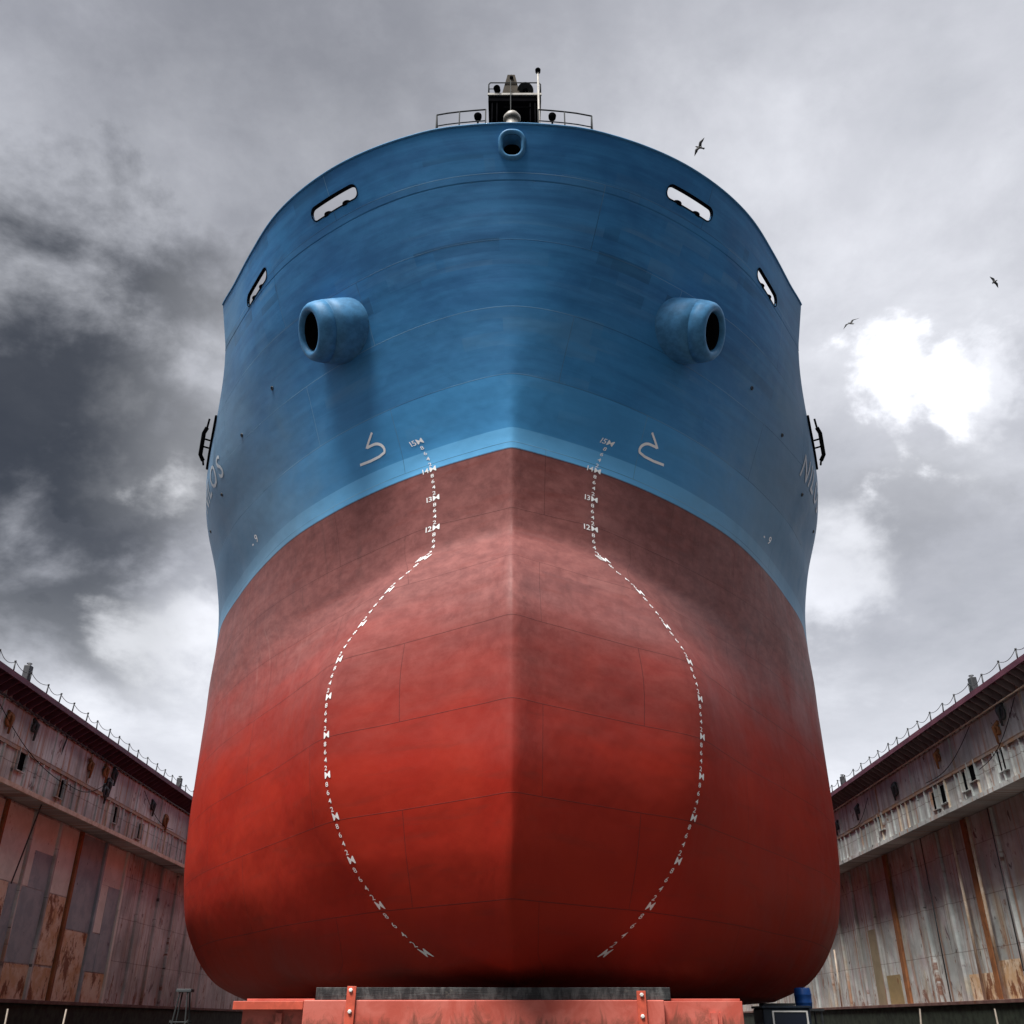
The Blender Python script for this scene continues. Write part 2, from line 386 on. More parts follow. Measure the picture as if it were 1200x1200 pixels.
def tube(bm, pts, r, seg=8, closed=False, cap=True):
    pts = [Vector(p) for p in pts]; n = len(pts)
    rs = r if isinstance(r, (list, tuple)) else [r] * n
    rings = []; prev = None
    for i, p in enumerate(pts):
        if closed: d = (pts[(i + 1) % n] - pts[i - 1])
        else: d = pts[min(i + 1, n - 1)] - pts[max(i - 1, 0)]
        d.normalize()
        if prev is None:
            a = Vector((0, 0, 1)) if abs(d.z) < 0.9 else Vector((1, 0, 0))
            u = d.cross(a).normalized()
        else:
            u = (prev - d * prev.dot(d)).normalized()
        prev = u; w = d.cross(u)
        rings.append([bm.verts.new(p + (u * math.cos(2 * math.pi * k / seg) + w * math.sin(2 * math.pi * k / seg)) * rs[i]) for k in range(seg)])
    m = n if closed else n - 1
    for i in range(m):
        a, b = rings[i], rings[(i + 1) % n]
        for k in range(seg): bm.faces.new((a[k], a[(k + 1) % seg], b[(k + 1) % seg], b[k]))
    if cap and not closed:
        bm.faces.new(rings[0][::-1]); bm.faces.new(rings[-1])
def lathe(bm, prof, origin, axis, seg=32):
    """prof: list of (distance along axis, radius)"""
    o = Vector(origin); a = Vector(axis).normalized()
    q = Vector((0, 0, 1)) if abs(a.z) < 0.9 else Vector((1, 0, 0))
    u = a.cross(q).normalized(); w = a.cross(u)
    rings = []
    for t, r in prof:
        if r < 1e-5: rings.append([bm.verts.new(o + a * t)])
        else: rings.append([bm.verts.new(o + a * t + (u * math.cos(2 * math.pi * k / seg) + w * math.sin(2 * math.pi * k / seg)) * r) for k in range(seg)])
    for A, B in zip(rings, rings[1:]):
        for k in range(seg):
            k2 = (k + 1) % seg
            if len(A) == 1 and len(B) == 1: continue
            if len(A) == 1: bm.faces.new((A[0], B[k], B[k2]))
            elif len(B) == 1: bm.faces.new((A[k], A[k2], B[0]))
            else: bm.faces.new((A[k], A[k2], B[k2], B[k]))

# ------------------------------------------------------------------ settings
def structure(name, x0, x1, y0, y1, z, mat):
    bm = bmesh.new()
    vs = [bm.verts.new(c) for c in ((x0, y0, z), (x1, y0, z), (x1, y1, z), (x0, y1, z))]
    bm.faces.new(vs); o = link(name, bm, mat); o['kind'] = 'structure'; return o
wm = M('harbour_water', 0.12, 0, 0.5); wm.col((0.018, 0.028, 0.03)); wm.bump(wm.noise(wm.mapv(wm.geo(), (0.3, 0.3, 1)), 1, 6, 0.6), 0.5, 0.3)
structure('harbour_water', -4000, 4000, -4000, 4000, -1.5, wm.m)
fm = M('wet_dock_floor', 0.5)
pg = fm.geo(); fcol = fm.mix(fm.ramp(fm.noise(pg, 0.35, 8, 0.65, 0.4), 0.38, 0.62), (0.022, 0.024, 0.022), (0.062, 0.058, 0.050))
fcol = fm.mix(fm.ramp(fm.noise(pg, 1.7, 8, 0.7), 0.6, 0.72), fcol, (0.085, 0.040, 0.022)); fm.col(fcol)
fm.rough(fm.ramp(fm.noise(pg, 0.6, 5), 0.4, 0.6, 0.35, 0.8)); fm.bump(fm.noise(pg, 9, 6, 0.7), 0.25, 0.01)
bm = bmesh.new(); box(bm, (0, 50, -0.8), (50, 140, 1.6)); o = link('dock_floor', bm, fm.m); o['kind'] = 'structure'

# ------------------------------------------------------------------ the ship
ship = empty('cargo_ship', (0, 40, 0)); SY = 40.0
tag(ship, 'huge blue and red cargo ship standing bow-on on keel blocks in the dry dock', 'ship')
_sp = Matrix.Translation((0, -SY, 0))
def part(name, bm, mat, smooth=False, parent=None, recalc=True):
    for v in bm.verts: v.co.y -= SY       # parts are built in world coordinates and stored relative to the ship
    o = link(name, bm, mat, parent or ship, smooth, recalc); return o

NC = 300
arc17 = [0.0]
us = [(i / NC) for i in range(NC + 1)]
_pp = pt(0, 17.0)
for u in us[1:]:
    q = pt(u, 17.0); arc17.append(arc17[-1] + math.hypot(q[0] - _pp[0], q[1] - _pp[1])); _pp = q
fArc = pchip(us, arc17)
DECKH = 23.1
def htop(u):
    h = 15.0; last = h
    while h < 24.9:
        h2 = min(h + 0.2, 24.9)
        if h2 > fTop(pt(u, h2)[1]):
            lo, hi = h, h2
            for _ in range(22):
                md = (lo + hi) / 2
                if md > fTop(pt(u, md)[1]): hi = md
                else: lo = md
            return lo
        h = h2
    return 24.9
tops = [htop(u) for u in us]
# ---- hull shell (keel to forecastle deck line)
bm = bmesh.new()
uvl = bm.loops.layers.uv.new('UVMap')
NR = 110
cols = []
for side in (-1, 1):
    rng = range(NC, -1, -1) if side < 0 else range(1, NC + 1)
    for i in rng: cols.append((side, i))
ext = [56.0, 70.0, 95.0, 120.0]
grid = []; guv = []
def column(side, i):
    H = min(DECKH, tops[i]); vs = []; uvs = []
    for j in range(NR + 1):
        v = j / NR
        h = KEEL + (H - KEEL) * v ** 1.25
        x, D = pt(us[i], h)
        vs.append((side * x, D, h + EYE)); uvs.append((side * arc17[i], h))
    return vs, uvs
for side, i in cols:
    a, b = column(side, i); grid.append(a); guv.append(b)
def extend(side):
    out = []
    a, b = column(side, NC)
    for Y in ext:
        k = 1.0 if Y < 96 else 0.75
        out.append(([(p[0] * k, Y, p[2]) for p in a], [(q[0] + side * (Y - 50), q[1]) for q in b]))
    return out
L_ = extend(-1)[::-1]; R_ = extend(1)
grid = [g for g, _ in L_] + grid + [g for g, _ in R_]
guv = [g for _, g in L_] + guv + [g for _, g in R_]
G = [[bm.verts.new(p) for p in c] for c in grid]
def addface(vs, uvs):
    if len(set(vs)) < 3: return
    try: f = bm.faces.new(vs)
    except ValueError: return
    for lp, q in zip(f.loops, uvs): lp[uvl].uv = q
for a in range(len(G) - 1):
    for j in range(NR):
        addface([G[a][j], G[a + 1][j], G[a + 1][j + 1], G[a][j + 1]], [guv[a][j], guv[a + 1][j], guv[a + 1][j + 1], guv[a][j + 1]])
# flat bottom: join mirrored bottom edges
m2 = len(G)
for a in range(m2 // 2):
    b = m2 - 1 - a
    if b - 1 > a + 1:
        addface([G[a][0], G[b][0], G[b - 1][0], G[a + 1][0]], [guv[a][0], guv[b][0], guv[b - 1][0], guv[a + 1][0]])
# transom
addface([G[0][j] for j in range(NR + 1)] + [G[-1][j] for j in range(NR, -1, -1)], [guv[0][j] for j in range(NR + 1)] + [guv[-1][j] for j in range(NR, -1, -1)])
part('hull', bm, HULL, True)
# ---- bulwark: a plated band with real openings
aE = None
for i in range(NC + 1):
    if tops[i] <= DECKH + 0.01: aE = us[i]; break
# arc length at the level of the openings
_ua = [0.0]; _aa = [0.0]; _pp = pt(0, 24.0)
for k in range(1, 801):
    u = aE * k / 800; q = pt(u, 24.0); _aa.append(_aa[-1] + math.hypot(q[0] - _pp[0], q[1] - _pp[1])); _ua.append(u); _pp = q
AMAX = _aa[-1]
fU = pchip(_aa, _ua)
def bpt(a, h, off=0.0):
    """point on the bulwark at arc a (signed) and height h, moved off metres inboard"""
    s = -1 if a < 0 else 1; u = fU(abs(a)); x, D = pt(u, h)
    P = Vector((s * x, D, h + EYE))
    if off:
        u2 = fU(min(abs(a) + 0.05, AMAX)); u1 = fU(max(abs(a) - 0.05, 0.0))
        x2, D2 = pt(u2, h); x1, D1 = pt(u1, h)
        if abs(a) < 0.05: nx, ny = 0.0, 1.0
        else:
            tx, ty = x2 - x1, D2 - D1; l = math.hypot(tx, ty); nx, ny = -ty / l, tx / l
        P += Vector((s * nx, ny, 0)) * off
    return P
class Hole:
    def __init__(s, a, h, la, lh, rad, slope=0.0): s.a, s.h, s.la, s.lh, s.r, s.sl = a, h, la, lh, rad, slope
    def loc(s, a, h): return a - s.a, h - s.h - s.sl * (a - s.a)
    def sd(s, a, h):
        x, y = s.loc(a, h); qx = abs(x) - s.la + s.r; qy = abs(y) - s.lh + s.r
        return math.hypot(max(qx, 0), max(qy, 0)) + min(max(qx, qy), 0) - s.r
    def outline(s, n=10, grow=0.0):
        pts = []
        for cx, cy, a0 in ((1, 1, 0), (-1, 1, 90), (-1, -1, 180), (1, -1, 270)):
            for k in range(n + 1):
                t = R(a0 + 90 * k / n)
                x = cx * (s.la - s.r) + math.cos(t) * (s.r + grow); y = cy * (s.lh - s.r) + math.sin(t) * (s.r + grow)
                pts.append((s.a + x, s.h + y + s.sl * x))
        # fill straight runs
        out = []
        for p, q in zip(pts, pts[1:] + pts[:1]):
            d = math.hypot(q[0] - p[0], q[1] - p[1]); m = max(1, int(d / 0.12))
            for k in range(m): out.append((p[0] + (q[0] - p[0]) * k / m, p[1] + (q[1] - p[1]) * k / m))
        return out
side_holes = []
for s in (-1, 1):
    side_holes.append(Hole(s * 6.38, 23.90, 1.0, 0.205, 0.18, 0.0))
    side_holes.append(Hole(s * 11.28, 23.47, 0.86, 0.20, 0.17, s * -0.085))
bow_hole = Hole(0, 24.22, 0.27, 0.33, 0.22)
holes = side_holes + [bow_hole]
CELL = 0.055
na = int(AMAX / CELL); nh = 34
bm = bmesh.new(); uvl = bm.loops.layers.uv.new('UVMap')
P = {}
for ia in range(-na, na + 1):
    a = AMAX * ia / na; u = fU(abs(a)); H = htop(u)
    for j in range(nh + 1):
        h = DECKH + (max(H, DECKH + 0.002) - DECKH) * j / nh
        P[(ia, j)] = [a, h]
dead = set()
for ia in range(-na, na):
    for j in range(nh):
        cs = [P[(ia, j)], P[(ia + 1, j)], P[(ia + 1, j + 1)], P[(ia, j + 1)]]
        ca = sum(c[0] for c in cs) / 4; chh = sum(c[1] for c in cs) / 4
        if any(H.sd(ca, chh) < 0 for H in holes): dead.add((ia, j))
for H in holes:      # pull the rim vertices on to the outline
    for (ia, j), c in P.items():
        if abs(H.sd(c[0], c[1])) < CELL * 0.95:
            near = [(ia - 1, j - 1), (ia, j - 1), (ia - 1, j), (ia, j)]
            k = [n in dead for n in near]
            if any(k) and not all(k):
                for _ in range(3):
                    d = H.sd(c[0], c[1]); e_ = 1e-3
                    gx = (H.sd(c[0] + e_, c[1]) - d) / e_; gy = (H.sd(c[0], c[1] + e_) - d) / e_
                    c[0] -= gx * d; c[1] -= gy * d
V = {}; UVd = {}
for k, c in P.items():
    V[k] = bm.verts.new(bpt(c[0], c[1])); UVd[k] = ((1 if c[0] >= 0 else -1) * fArc(fU(abs(c[0]))), c[1])
for ia in range(-na, na):
    for j in range(nh):
        if (ia, j) in dead: continue
        ks = [(ia, j), (ia + 1, j), (ia + 1, j + 1), (ia, j + 1)]
        f = bm.faces.new([V[k] for k in ks])
        for lp, k in zip(f.loops, ks): lp[uvl].uv = UVd[k]
loose = [v for v in bm.verts if not v.link_faces]
bmesh.ops.delete(bm, geom=loose, context='VERTS')
bw = part('bulwark', bm, HULL, True, recalc=False)
md = bw.modifiers.new('plate', 'SOLIDIFY'); md.thickness = 0.03; md.offset = -1
# cap rail along the bulwark top
bm = bmesh.new()
capU = [fU(AMAX * k / 160) for k in range(160) if htop(fU(AMAX * k / 160)) > 24.85]
pts = [Vector((-pt(u, htop(u))[0], pt(u, htop(u))[1], htop(u) + EYE)) for u in capU[::-1]] + [Vector((pt(u, htop(u))[0], pt(u, htop(u))[1], htop(u) + EYE)) for u in capU[1:]]
tube(bm, pts, 0.045, 6); part('bulwark_rail', bm, HULL if False else BLUE, True)
# decks
bm = bmesh.new()
def deck(h, D0, D1, n):
    rows = []
    for k in range(n + 1):
        D = D0 + (D1 - D0) * k / n; x = xD(min(D, 49.9), h) - 0.02
        rows.append((bm.verts.new((-max(x, 0.02), D, h + EYE)), bm.verts.new((max(x, 0.02), D, h + EYE))))
    for A, B in zip(rows, rows[1:]): bm.faces.new((A[0], A[1], B[1], B[0]))
deck(DECKH - 0.03, fDs(DECKH - 0.03) + 0.02, 29.2, 60)
part('forecastle_deck', bm, DECK)
bm = bmesh.new(); deck(20.17, 33.6, 119.9, 60)
part('main_deck', bm, DECK)
bm = bmesh.new(); box(bm, (0, 29.23, (20.17 + DECKH) / 2 + EYE - 0.02), (2 * 9.7, 0.05, DECKH - 20.17)); part('forecastle_bulkhead', bm, CREAM)
# roller fairleads in the side openings
for H in side_holes:
    bm = bmesh.new()
    ol = H.outline(8)
    for (r0, o0, r1, o1) in ((0.0, -0.012, 0.0, 0.07), (0.035, 0.07, 0.035, -0.030), (0.035, -0.030, 0.0, -0.012)):
        A = [bm.verts.new(bpt(a, h, o0)) for a, h in H.outline(8, r0)]
        B = [bm.verts.new(bpt(a, h, o1)) for a, h in H.outline(8, r1)]
        for k in range(len(A)):
            bm.faces.new((A[k], A[(k + 1) % len(A)], B[(k + 1) % len(A)], B[k]))
    bmesh.ops.remove_doubles(bm, verts=bm.verts, dist=0.002)
    fl = part('fairlead', bm, BLACK, False)  # frame coloured black to take in the shadow round the opening
    for t in (-0.42, 0.42) if H.la > 0.9 else (-0.40, 0.34):
        a = H.a + t * H.la; h = H.h - H.lh + H.sl * t * H.la
        b = bpt(a, h - 0.06, 0.12)
        bm = bmesh.new(); lathe(bm, [(0, 0.0), (0, 0.16), (0.12, 0.16), (0.15, 0.19), (0.19, 0.16), (0.225, 0.08), (0.23, 0)], b, (0, 0, 1), 20)
        for v in bm.verts: v.co.y -= SY
        ro = link('roller', bm, BLACK, fl, True)
# bow chock: rounded casting round the centre opening
bm = bmesh.new()
sec = [(0.0, 0.45), (0.0, 0.0), (0.012, -0.05), (0.04, -0.085), (0.09, -0.095), (0.135, -0.07), (0.155, -0.01), (0.16, 0.04)]
prev = None
for g, off in sec:
    ring = [bm.verts.new(bpt(a * 1.0, h, 0) + Vector((0, 1, 0.18)).normalized() * off) for a, h in bow_hole.outline(8, g)]
    if prev:
        for k in range(len(ring)): bm.faces.new((prev[k], prev[(k + 1) % len(ring)], ring[(k + 1) % len(ring)], ring[k]))
    prev = ring
bc = part('bow_chock', bm, BLUE, True)
bm = bmesh.new(); prev = None
for off in (-0.02, 0.3, 0.7, 1.1):
    ring = [bm.verts.new(bpt(a, h, 0) + Vector((0, 1, 0.18)).normalized() * off) for a, h in bow_hole.outline(8, 0.0 if off < 0 else 0.015)]
    if prev:
        for k in range(len(ring)): bm.faces.new((prev[k], prev[(k + 1) % len(ring)], ring[(k + 1) % len(ring)], ring[k]))
    prev = ring
for v in bm.verts: v.co.y -= SY
link('chock_shade_sleeve', bm, BLACK, bc, True)  # black sleeve added so the chock opening looks deep in shade
# hawse pipes
def hawse(s):
    axis = Vector((s * 0.80, -0.45, -0.38)).normalized()
    mouth = Vector((s * 6.58, 23.88, 19.62 + EYE))
    bm = bmesh.new()
    L = 1.28
    PR = 0.97
    prof = [(-2.2, 1.16), (-L, 1.13), (-0.9, 1.10), (-0.52, 1.06), (-0.515, 1.025), (-0.50, 1.05), (-0.30, 1.02), (-0.12, 0.96), (-0.03, 0.88), (0.0, 0.79), (-0.02, 0.71), (-0.08, 0.665), (-0.16, 0.645), (-0.6, 0.64), (-2.2, 0.64)]
    prof = [(a_, r_ * PR) for a_, r_ in prof]
    lathe(bm, prof, mouth, axis, 56)
    h_ = part('hawse_pipe', bm, BLUE, True)
    bm = bmesh.new(); lathe(bm, [(-2.1, 0.555), (-0.13, 0.555), (-0.13, 0.588), (-2.1, 0.588)], mouth, axis, 40)
    lathe(bm, [(-1.9, 0.0), (-1.9, 0.55)], mouth, axis, 32)
    for v in bm.verts: v.co.y -= SY
    link('pipe_lining', bm, BLACK, h_, True)
for s in (-1, 1): hawse(s)

# ---- things painted on the shell
def hpt(D, h, off=0.012):
    x = xD(D, h); e_ = 0.04
    gx = (xD(D + e_, h) - xD(D - e_, h)) / (2 * e_); gh = (xD(D, h + e_) - xD(D, h - e_)) / (2 * e_)
    n = Vector((1, -gx, -gh)).normalized()
    return Vector((x, D, h + EYE)) + n * off
def walk(D0, h, s):
    """distance ahead after moving s metres aft along the waterline at height h"""
    D = D0; st = 0.04 if s > 0 else -0.04; n = int(abs(s) / 0.04)
    for _ in range(n):
        g = (xD(D + 0.02, h) - xD(D - 0.02, h)) / 0.04; D += st / math.hypot(1, g)
    g = (xD(D + 0.02, h) - xD(D - 0.02, h)) / 0.04
    return D + (s - st * n) / math.hypot(1, g)
_gc = {}
def glyph(ch):
    if ch not in _gc:
        cu = bpy.data.curves.new('t', 'FONT'); cu.body = ch; cu.size = 1.0; cu.resolution_u = 3; cu.offset = 0.006
        ob = bpy.data.objects.new('t', cu); C.objects.link(ob)
        bpy.context.view_layer.update()
        me = bpy.data.meshes.new_from_object(ob.evaluated_get(bpy.context.evaluated_depsgraph_get()))
        vs = [(v.co.x, v.co.y) for v in me.vertices]; fs = [list(p.vertices) for p in me.polygons]
        mnx = min(v[0] for v in vs); mxx = max(v[0] for v in vs); mny = min(v[1] for v in vs); mxy = max(v[1] for v in vs)
        _gc[ch] = ([((v[0] - mnx) / (mxy - mny), (v[1] - mny) / (mxy - mny)) for v in vs], fs, (mxx - mnx) / (mxy - mny))
        bpy.data.objects.remove(ob); bpy.data.curves.remove(cu); bpy.data.meshes.remove(me)
    return _gc[ch]
def put_text(bm, txt, side, D0, h0, size, wide=1.0, gap=0.22, subdiv=0, h1=None, bold=0.0, off=0.012):
    """txt reads left to right from outside; side -1 = ship's starboard (left in view), its text runs forward"""
    x = 0.0; tot = 0
    b = bmesh.new()
    for ch in txt:
        vs, fs, w = glyph(ch)
        m = [b.verts.new((x + v[0] * size * wide, v[1] * size, 0)) for v in vs]
        for f in fs:
            try: b.faces.new([m[k] for k in f])
            except ValueError: pass
        x += (w * wide + gap) * size
    if subdiv:
        bmesh.ops.triangulate(b, faces=b.faces)
        bmesh.ops.subdivide_edges(b, edges=[e for e in b.edges if e.calc_length() > size * 0.25], cuts=subdiv, use_grid_fill=True)
    mp = {}
    cache = {}
    for v in b.verts:
        h = h0 + v.co.y
        t = v.co.x
        key = round(t, 3)
        D = walk(D0, h0, t if side > 0 else -t)
        q = hpt(D, h, off)
        mp[v] = bm.verts.new((side * q.x, q.y, q.z))
    for f in b.faces: bm.faces.new([mp[v] for v in f.verts])
    b.free(); return x
for side in (-1, 1):
    bm = bmesh.new(); bm2 = bmesh.new()
    mk = lambda k: k + KEEL - (0.36 * (1 - k / 10.5) if k < 10.5 else 0.0)
    for k in range(1, 16):
        h = mk(k)
        # the M of every metre mark stands on the column, the metre number to its left
        put_text(bm, 'M', side, 24.5, h, 0.17, 1.5)
        num = str(k)
        wnum = sum(glyph(c)[2] * 1.35 + 0.22 for c in num) * 0.17
        if k >= 11 or k <= 9 or k == 10:
            D1 = walk(24.5, h, -wnum if side > 0 else wnum)
            if k >= 11: put_text(bm, num, side, D1, h, 0.17, 1.35)
        if k < 15:
            for q, c in ((0.2, '2'), (0.4, '4'), (0.6, '6'), (0.8, '8')):
                put_text(bm, c, side, 24.5, h + q * (mk(k + 1) - mk(k)), 0.12, 1.55)
    part('draught_marks', bm, MARK)
    bm = bmesh.new()
    # ship's name
    put_text(bm, 'NILOS', side, walk(31.4, 18.75, 3.72) if side < 0 else 31.45, 18.75, 0.95, 0.86, 0.26, subdiv=2, off=0.02)
    part('ship_name', bm, NAMEP)
    # bulbous bow symbol: hook painted in the bow flare
    ln = [(25.21, 16.60), (25.37, 16.41), (25.53, 16.21), (25.44, 16.22)]
    ln += [(25.32 - 0.16 * math.sin(R(t)), 16.00 + 0.22 * math.cos(R(t))) for t in range(0, 150, 15)]
    ln += [(25.36, 15.785), (25.6, 15.77), (25.90, 15.80)]
    L3 = []
    for p, q in zip(ln, ln[1:]):
        for t in range(4): L3.append((p[0] + (q[0] - p[0]) * t / 4, p[1] + (q[1] - p[1]) * t / 4))
    L3.append(ln[-1])
    W = []
    for k, (D, h) in enumerate(L3):
        a = hpt(*L3[max(k - 1, 0)]); b = hpt(*L3[min(k + 1, len(L3) - 1)]); c = hpt(D, h)
        t = (b - a).normalized(); n = (hpt(D, h, 0.1) - c).normalized(); w = t.cross(n) * 0.045
        W.append((c + w, c - w))
    bm = bmesh.new()
    VV = [(bm.verts.new((side * A.x, A.y, A.z)), bm.verts.new((side * B.x, B.y, B.z))) for A, B in W]
    for A, B in zip(VV, VV[1:]): bm.faces.new((A[0], A[1], B[1], B[0]))
    part('bulb_symbol', bm, MARK)
    bm = bmesh.new(); put_text(bm, '9', side, 31.4, 15.75, 0.30, 1.2); put_text(bm, '-', side, 31.75 if side < 0 else 31.0, 15.8, 0.06, 0.8)
    part('side_mark', bm, MARK)
    # scuppers / plugs in the side
    for D, h in ((27.36, 19.91), (29.58, 19.36), (32.23, 18.30), (35.2, 18.2)):
        q = hpt(D, h, 0.0); q2 = hpt(D, h, 0.06)
        bm = bmesh.new(); lathe(bm, [(0, 0.075), (0.03, 0.075), (0.04, 0.055), (0.01, 0.045), (-0.05, 0.04)], (side * q.x, q.y, q.z), (side * (q2.x - q.x), q2.y - q.y, q2.z - q.z), 14)
        part('scupper', bm, DGREY, True)
    # bilge / accommodation frame hanging at the main deck side
    bm = bmesh.new()
    X = side
    base = [hpt(D, fTop(D) - 0.02) for D in (31.3, 31.8, 32.3, 32.9, 33.6)]
    tube(bm, [(X * (q.x + 0.03), q.y, q.z + 0.03) for q in base], 0.05, 6)
    pa = [Vector((X * 12.22, 31.45, 20.95 + EYE)), Vector((X * 12.35, 31.55, 20.75 + EYE)), Vector((X * 12.47, 31.9, 19.95 + EYE)), Vector((X * 12.40, 32.1, 19.80 + EYE))]
    tube(bm, pa, 0.085, 8)
    pb = [Vector((X * 12.15, 31.35, 21.3 + EYE)), pa[0], pa[3], Vector((X * 12.45, 32.35, 19.75 + EYE))]
    tube(bm, [pb[0], pb[1]], 0.04, 6); tube(bm, [pb[2], pb[3]], 0.04, 6)
    for t in (0.25, 0.6):
        c = pa[1].lerp(pa[2], t); tube(bm, [c, c + Vector((-X * 0.24, 0.15, 0.0))], 0.035, 6)
    part('side_platform', bm, BLACK)
# ---- bow rail, foremast and fittings on the forecastle
def W(x, D, h): return Vector((x, D, h + EYE))
STEEL = flat('galvanised_rail', (0.035, 0.038, 0.04), 0.8)
STEEL.node_tree.nodes['Principled BSDF'].inputs['Specular IOR Level'].default_value = 0.1
def rail_path(xs, hh, inset):
    return [W(x, (fDs(24.9) if abs(x) < 0.1 else _Dx(abs(x))) + inset, hh) for x in xs]
def _Dx(x):
    lo, hi = fDs(24.9), 30.0
    for _ in range(30):
        m_ = (lo + hi) / 2
        if xD(m_, 24.9) > x: hi = m_
        else: lo = m_
    return lo
for xs in ([-2.45, -2.1, -1.7, -1.2, -0.85], [0.85, 1.2, 1.7, 2.1, 2.6]):
    bm = bmesh.new()
    top = rail_path(xs, 25.98, 0.30); mid = rail_path(xs, 25.45, 0.30); foot = rail_path(xs, 24.55, 0.30)
    if xs[0] < 0: order = 0
    else: order = len(xs) - 1
    out = 1 if order else -1
    tube(bm, top, 0.026, 6); tube(bm, mid, 0.02, 6)
    for k in range(len(xs)):
        if k in (1, 3): continue
        tube(bm, [foot[k], top[k]], 0.024, 6)
        tube(bm, [foot[k] + Vector((0, 0.28, 0)), mid[k] + Vector((0, 0.0, -0.1))], 0.018, 6)
    e_ = order
    back = [top[e_], top[e_] + Vector((0.05 * out, 0.9, 0))]
    tube(bm, back, 0.026, 6); tube(bm, [mid[e_], mid[e_] + Vector((0.05 * out, 0.9, 0))], 0.02, 6)
    tube(bm, [back[1], back[1] + Vector((0, 0, -1.5))], 0.024, 6)
    part('bow_rail', bm, STEEL, True)
# foremast house / lookout platform
MD = 23.5
mast = None
bm = bmesh.new()
box(bm, (0.10, MD + 0.95, 30.42 + EYE), (1.98, 1.9, 0.30), bev=0.01)
box(bm, (0.10, MD + 1.25, 27.0 + EYE), (1.70, 0.9, 6.5))
mast = part('foremast', bm, BLACK)
def sub(name, bm, mat, smooth=False):
    for v in bm.verts: v.co.y -= SY
    return link(name, bm, mat, mast, smooth)
bm = bmesh.new(); box(bm, (0.10, MD - 0.03, 30.60 + EYE), (2.02, 0.06, 0.10)); box(bm, (0.10, MD + 0.93, 30.62 + EYE), (1.96, 1.80, 0.06)); sub('platform_edge', bm, CREAM)
bm = bmesh.new()
for x in (-0.88, 1.08):
    tube(bm, [W(x, MD, 30.6), W(x, MD, 31.2), W(x + (0.06 if x < 0 else -0.06), MD, 31.30)], 0.024, 6)
    tube(bm, [W(x, MD + 1.8, 30.6), W(x, MD + 1.8, 31.3)], 0.024, 6)
    tube(bm, [W(x, MD, 31.22), W(x, MD + 1.8, 31.3)], 0.024, 6)
tube(bm, [W(-0.82, MD, 31.30), W(1.02, MD, 31.30)], 0.024, 6)
tube(bm, [W(-0.88, MD, 30.95), W(-0.55, MD, 30.95)], 0.018, 6)
sub('platform_rail', bm, STEEL, True)
bm = bmesh.new()   # tapering A-shaped light mast
b0 = [(-0.38, 0.0), (0.30, 0.0), (0.30, 0.5), (-0.38, 0.5)]; b1 = [(-0.17, 0.06), (0.11, 0.06), (0.11, 0.34), (-0.17, 0.34)]
A = [bm.verts.new(W(x, MD + y, 30.66)) for x, y in b0]; B = [bm.verts.new(W(x, MD + y, 31.85)) for x, y in b1]
for k in range(4): bm.faces.new((A[k], A[(k + 1) % 4], B[(k + 1) % 4], B[k]))
bm.faces.new(B)
sub('light_mast', bm, BUFF)
bm = bmesh.new(); lathe(bm, [(0, 0), (0, 0.13), (0.10, 0.15), (0.24, 0.12), (0.28, 0)], W(-0.02, MD + 0.24, 31.70), (0, 0, 1), 16); lathe(bm, [(0, 0.0), (0, 0.07), (0.14, 0.07), (0.14, 0)], W(-0.02, MD + 0.12, 31.62), (0, -1, 0), 14); sub('mast_light', bm, BLACK, True)
bm = bmesh.new(); lathe(bm, [(0, 0), (0.0, 0.12), (0.22, 0.13), (0.24, 0.10), (0.10, 0.0)], W(-0.55, MD + 0.05, 30.92), (-0.1, -0.85, -0.5), 18); tube(bm, [W(-0.55, MD + 0.1, 30.6), W(-0.55, MD + 0.1, 30.9)], 0.03, 6); sub('searchlight', bm, BLACK, True)
bm = bmesh.new(); lathe(bm, [(0, 0), (-0.04, 0.12), (0.02, 0.24), (0.10, 0.30), (0.08, 0.31), (-0.04, 0.25), (-0.12, 0.1), (-0.25, 0.06), (-0.25, 0)], W(0.50, MD + 0.10, 30.95), (0.05, -0.80, -0.6), 24); sub('horn', bm, STEEL, True)
bm = bmesh.new(); lathe(bm, [(0.0, 0.0), (0.0, 0.10), (0.12, 0.08), (0.12, 0)], W(0.50, MD + 0.04, 30.90), (0.05, -0.80, -0.6), 16); sub('horn_driver', bm, BLACK, True)
bm = bmesh.new()
for x in (-0.74, -0.56, 0.68, 0.86): tube(bm, [W(x, MD + 0.05, 27.5), W(x, MD + 0.05, 30.25)], 0.022, 6)
tube(bm, [W(-0.3, MD + 0.03, 29.95), W(0.75, MD + 0.03, 29.95)], 0.02, 6)
sub('ladder_rail', bm, BLACK, True)
bm = bmesh.new(); tube(bm, [W(-0.05, MD - 0.15, 24.0), W(-0.05, MD - 0.15, 31.25)], 0.018, 6); part('jack_staff', bm, STEEL, True)
bm = bmesh.new(); tube(bm, [W(0.95, MD - 1.5, 23.1), W(0.93, MD - 1.45, 30.0)], [0.06, 0.035], 8); pole_ = part('light_pole', bm, CREAM, True)
bm = bmesh.new(); lathe(bm, [(0, 0), (0, 0.09), (0.12, 0.10), (0.18, 0.06), (0.18, 0)], W(0.93, MD - 1.45, 29.95), (0, 0, 1), 14)
for v in bm.verts: v.co.y -= SY
link('pole_lamp', bm, BLACK, pole_, True)
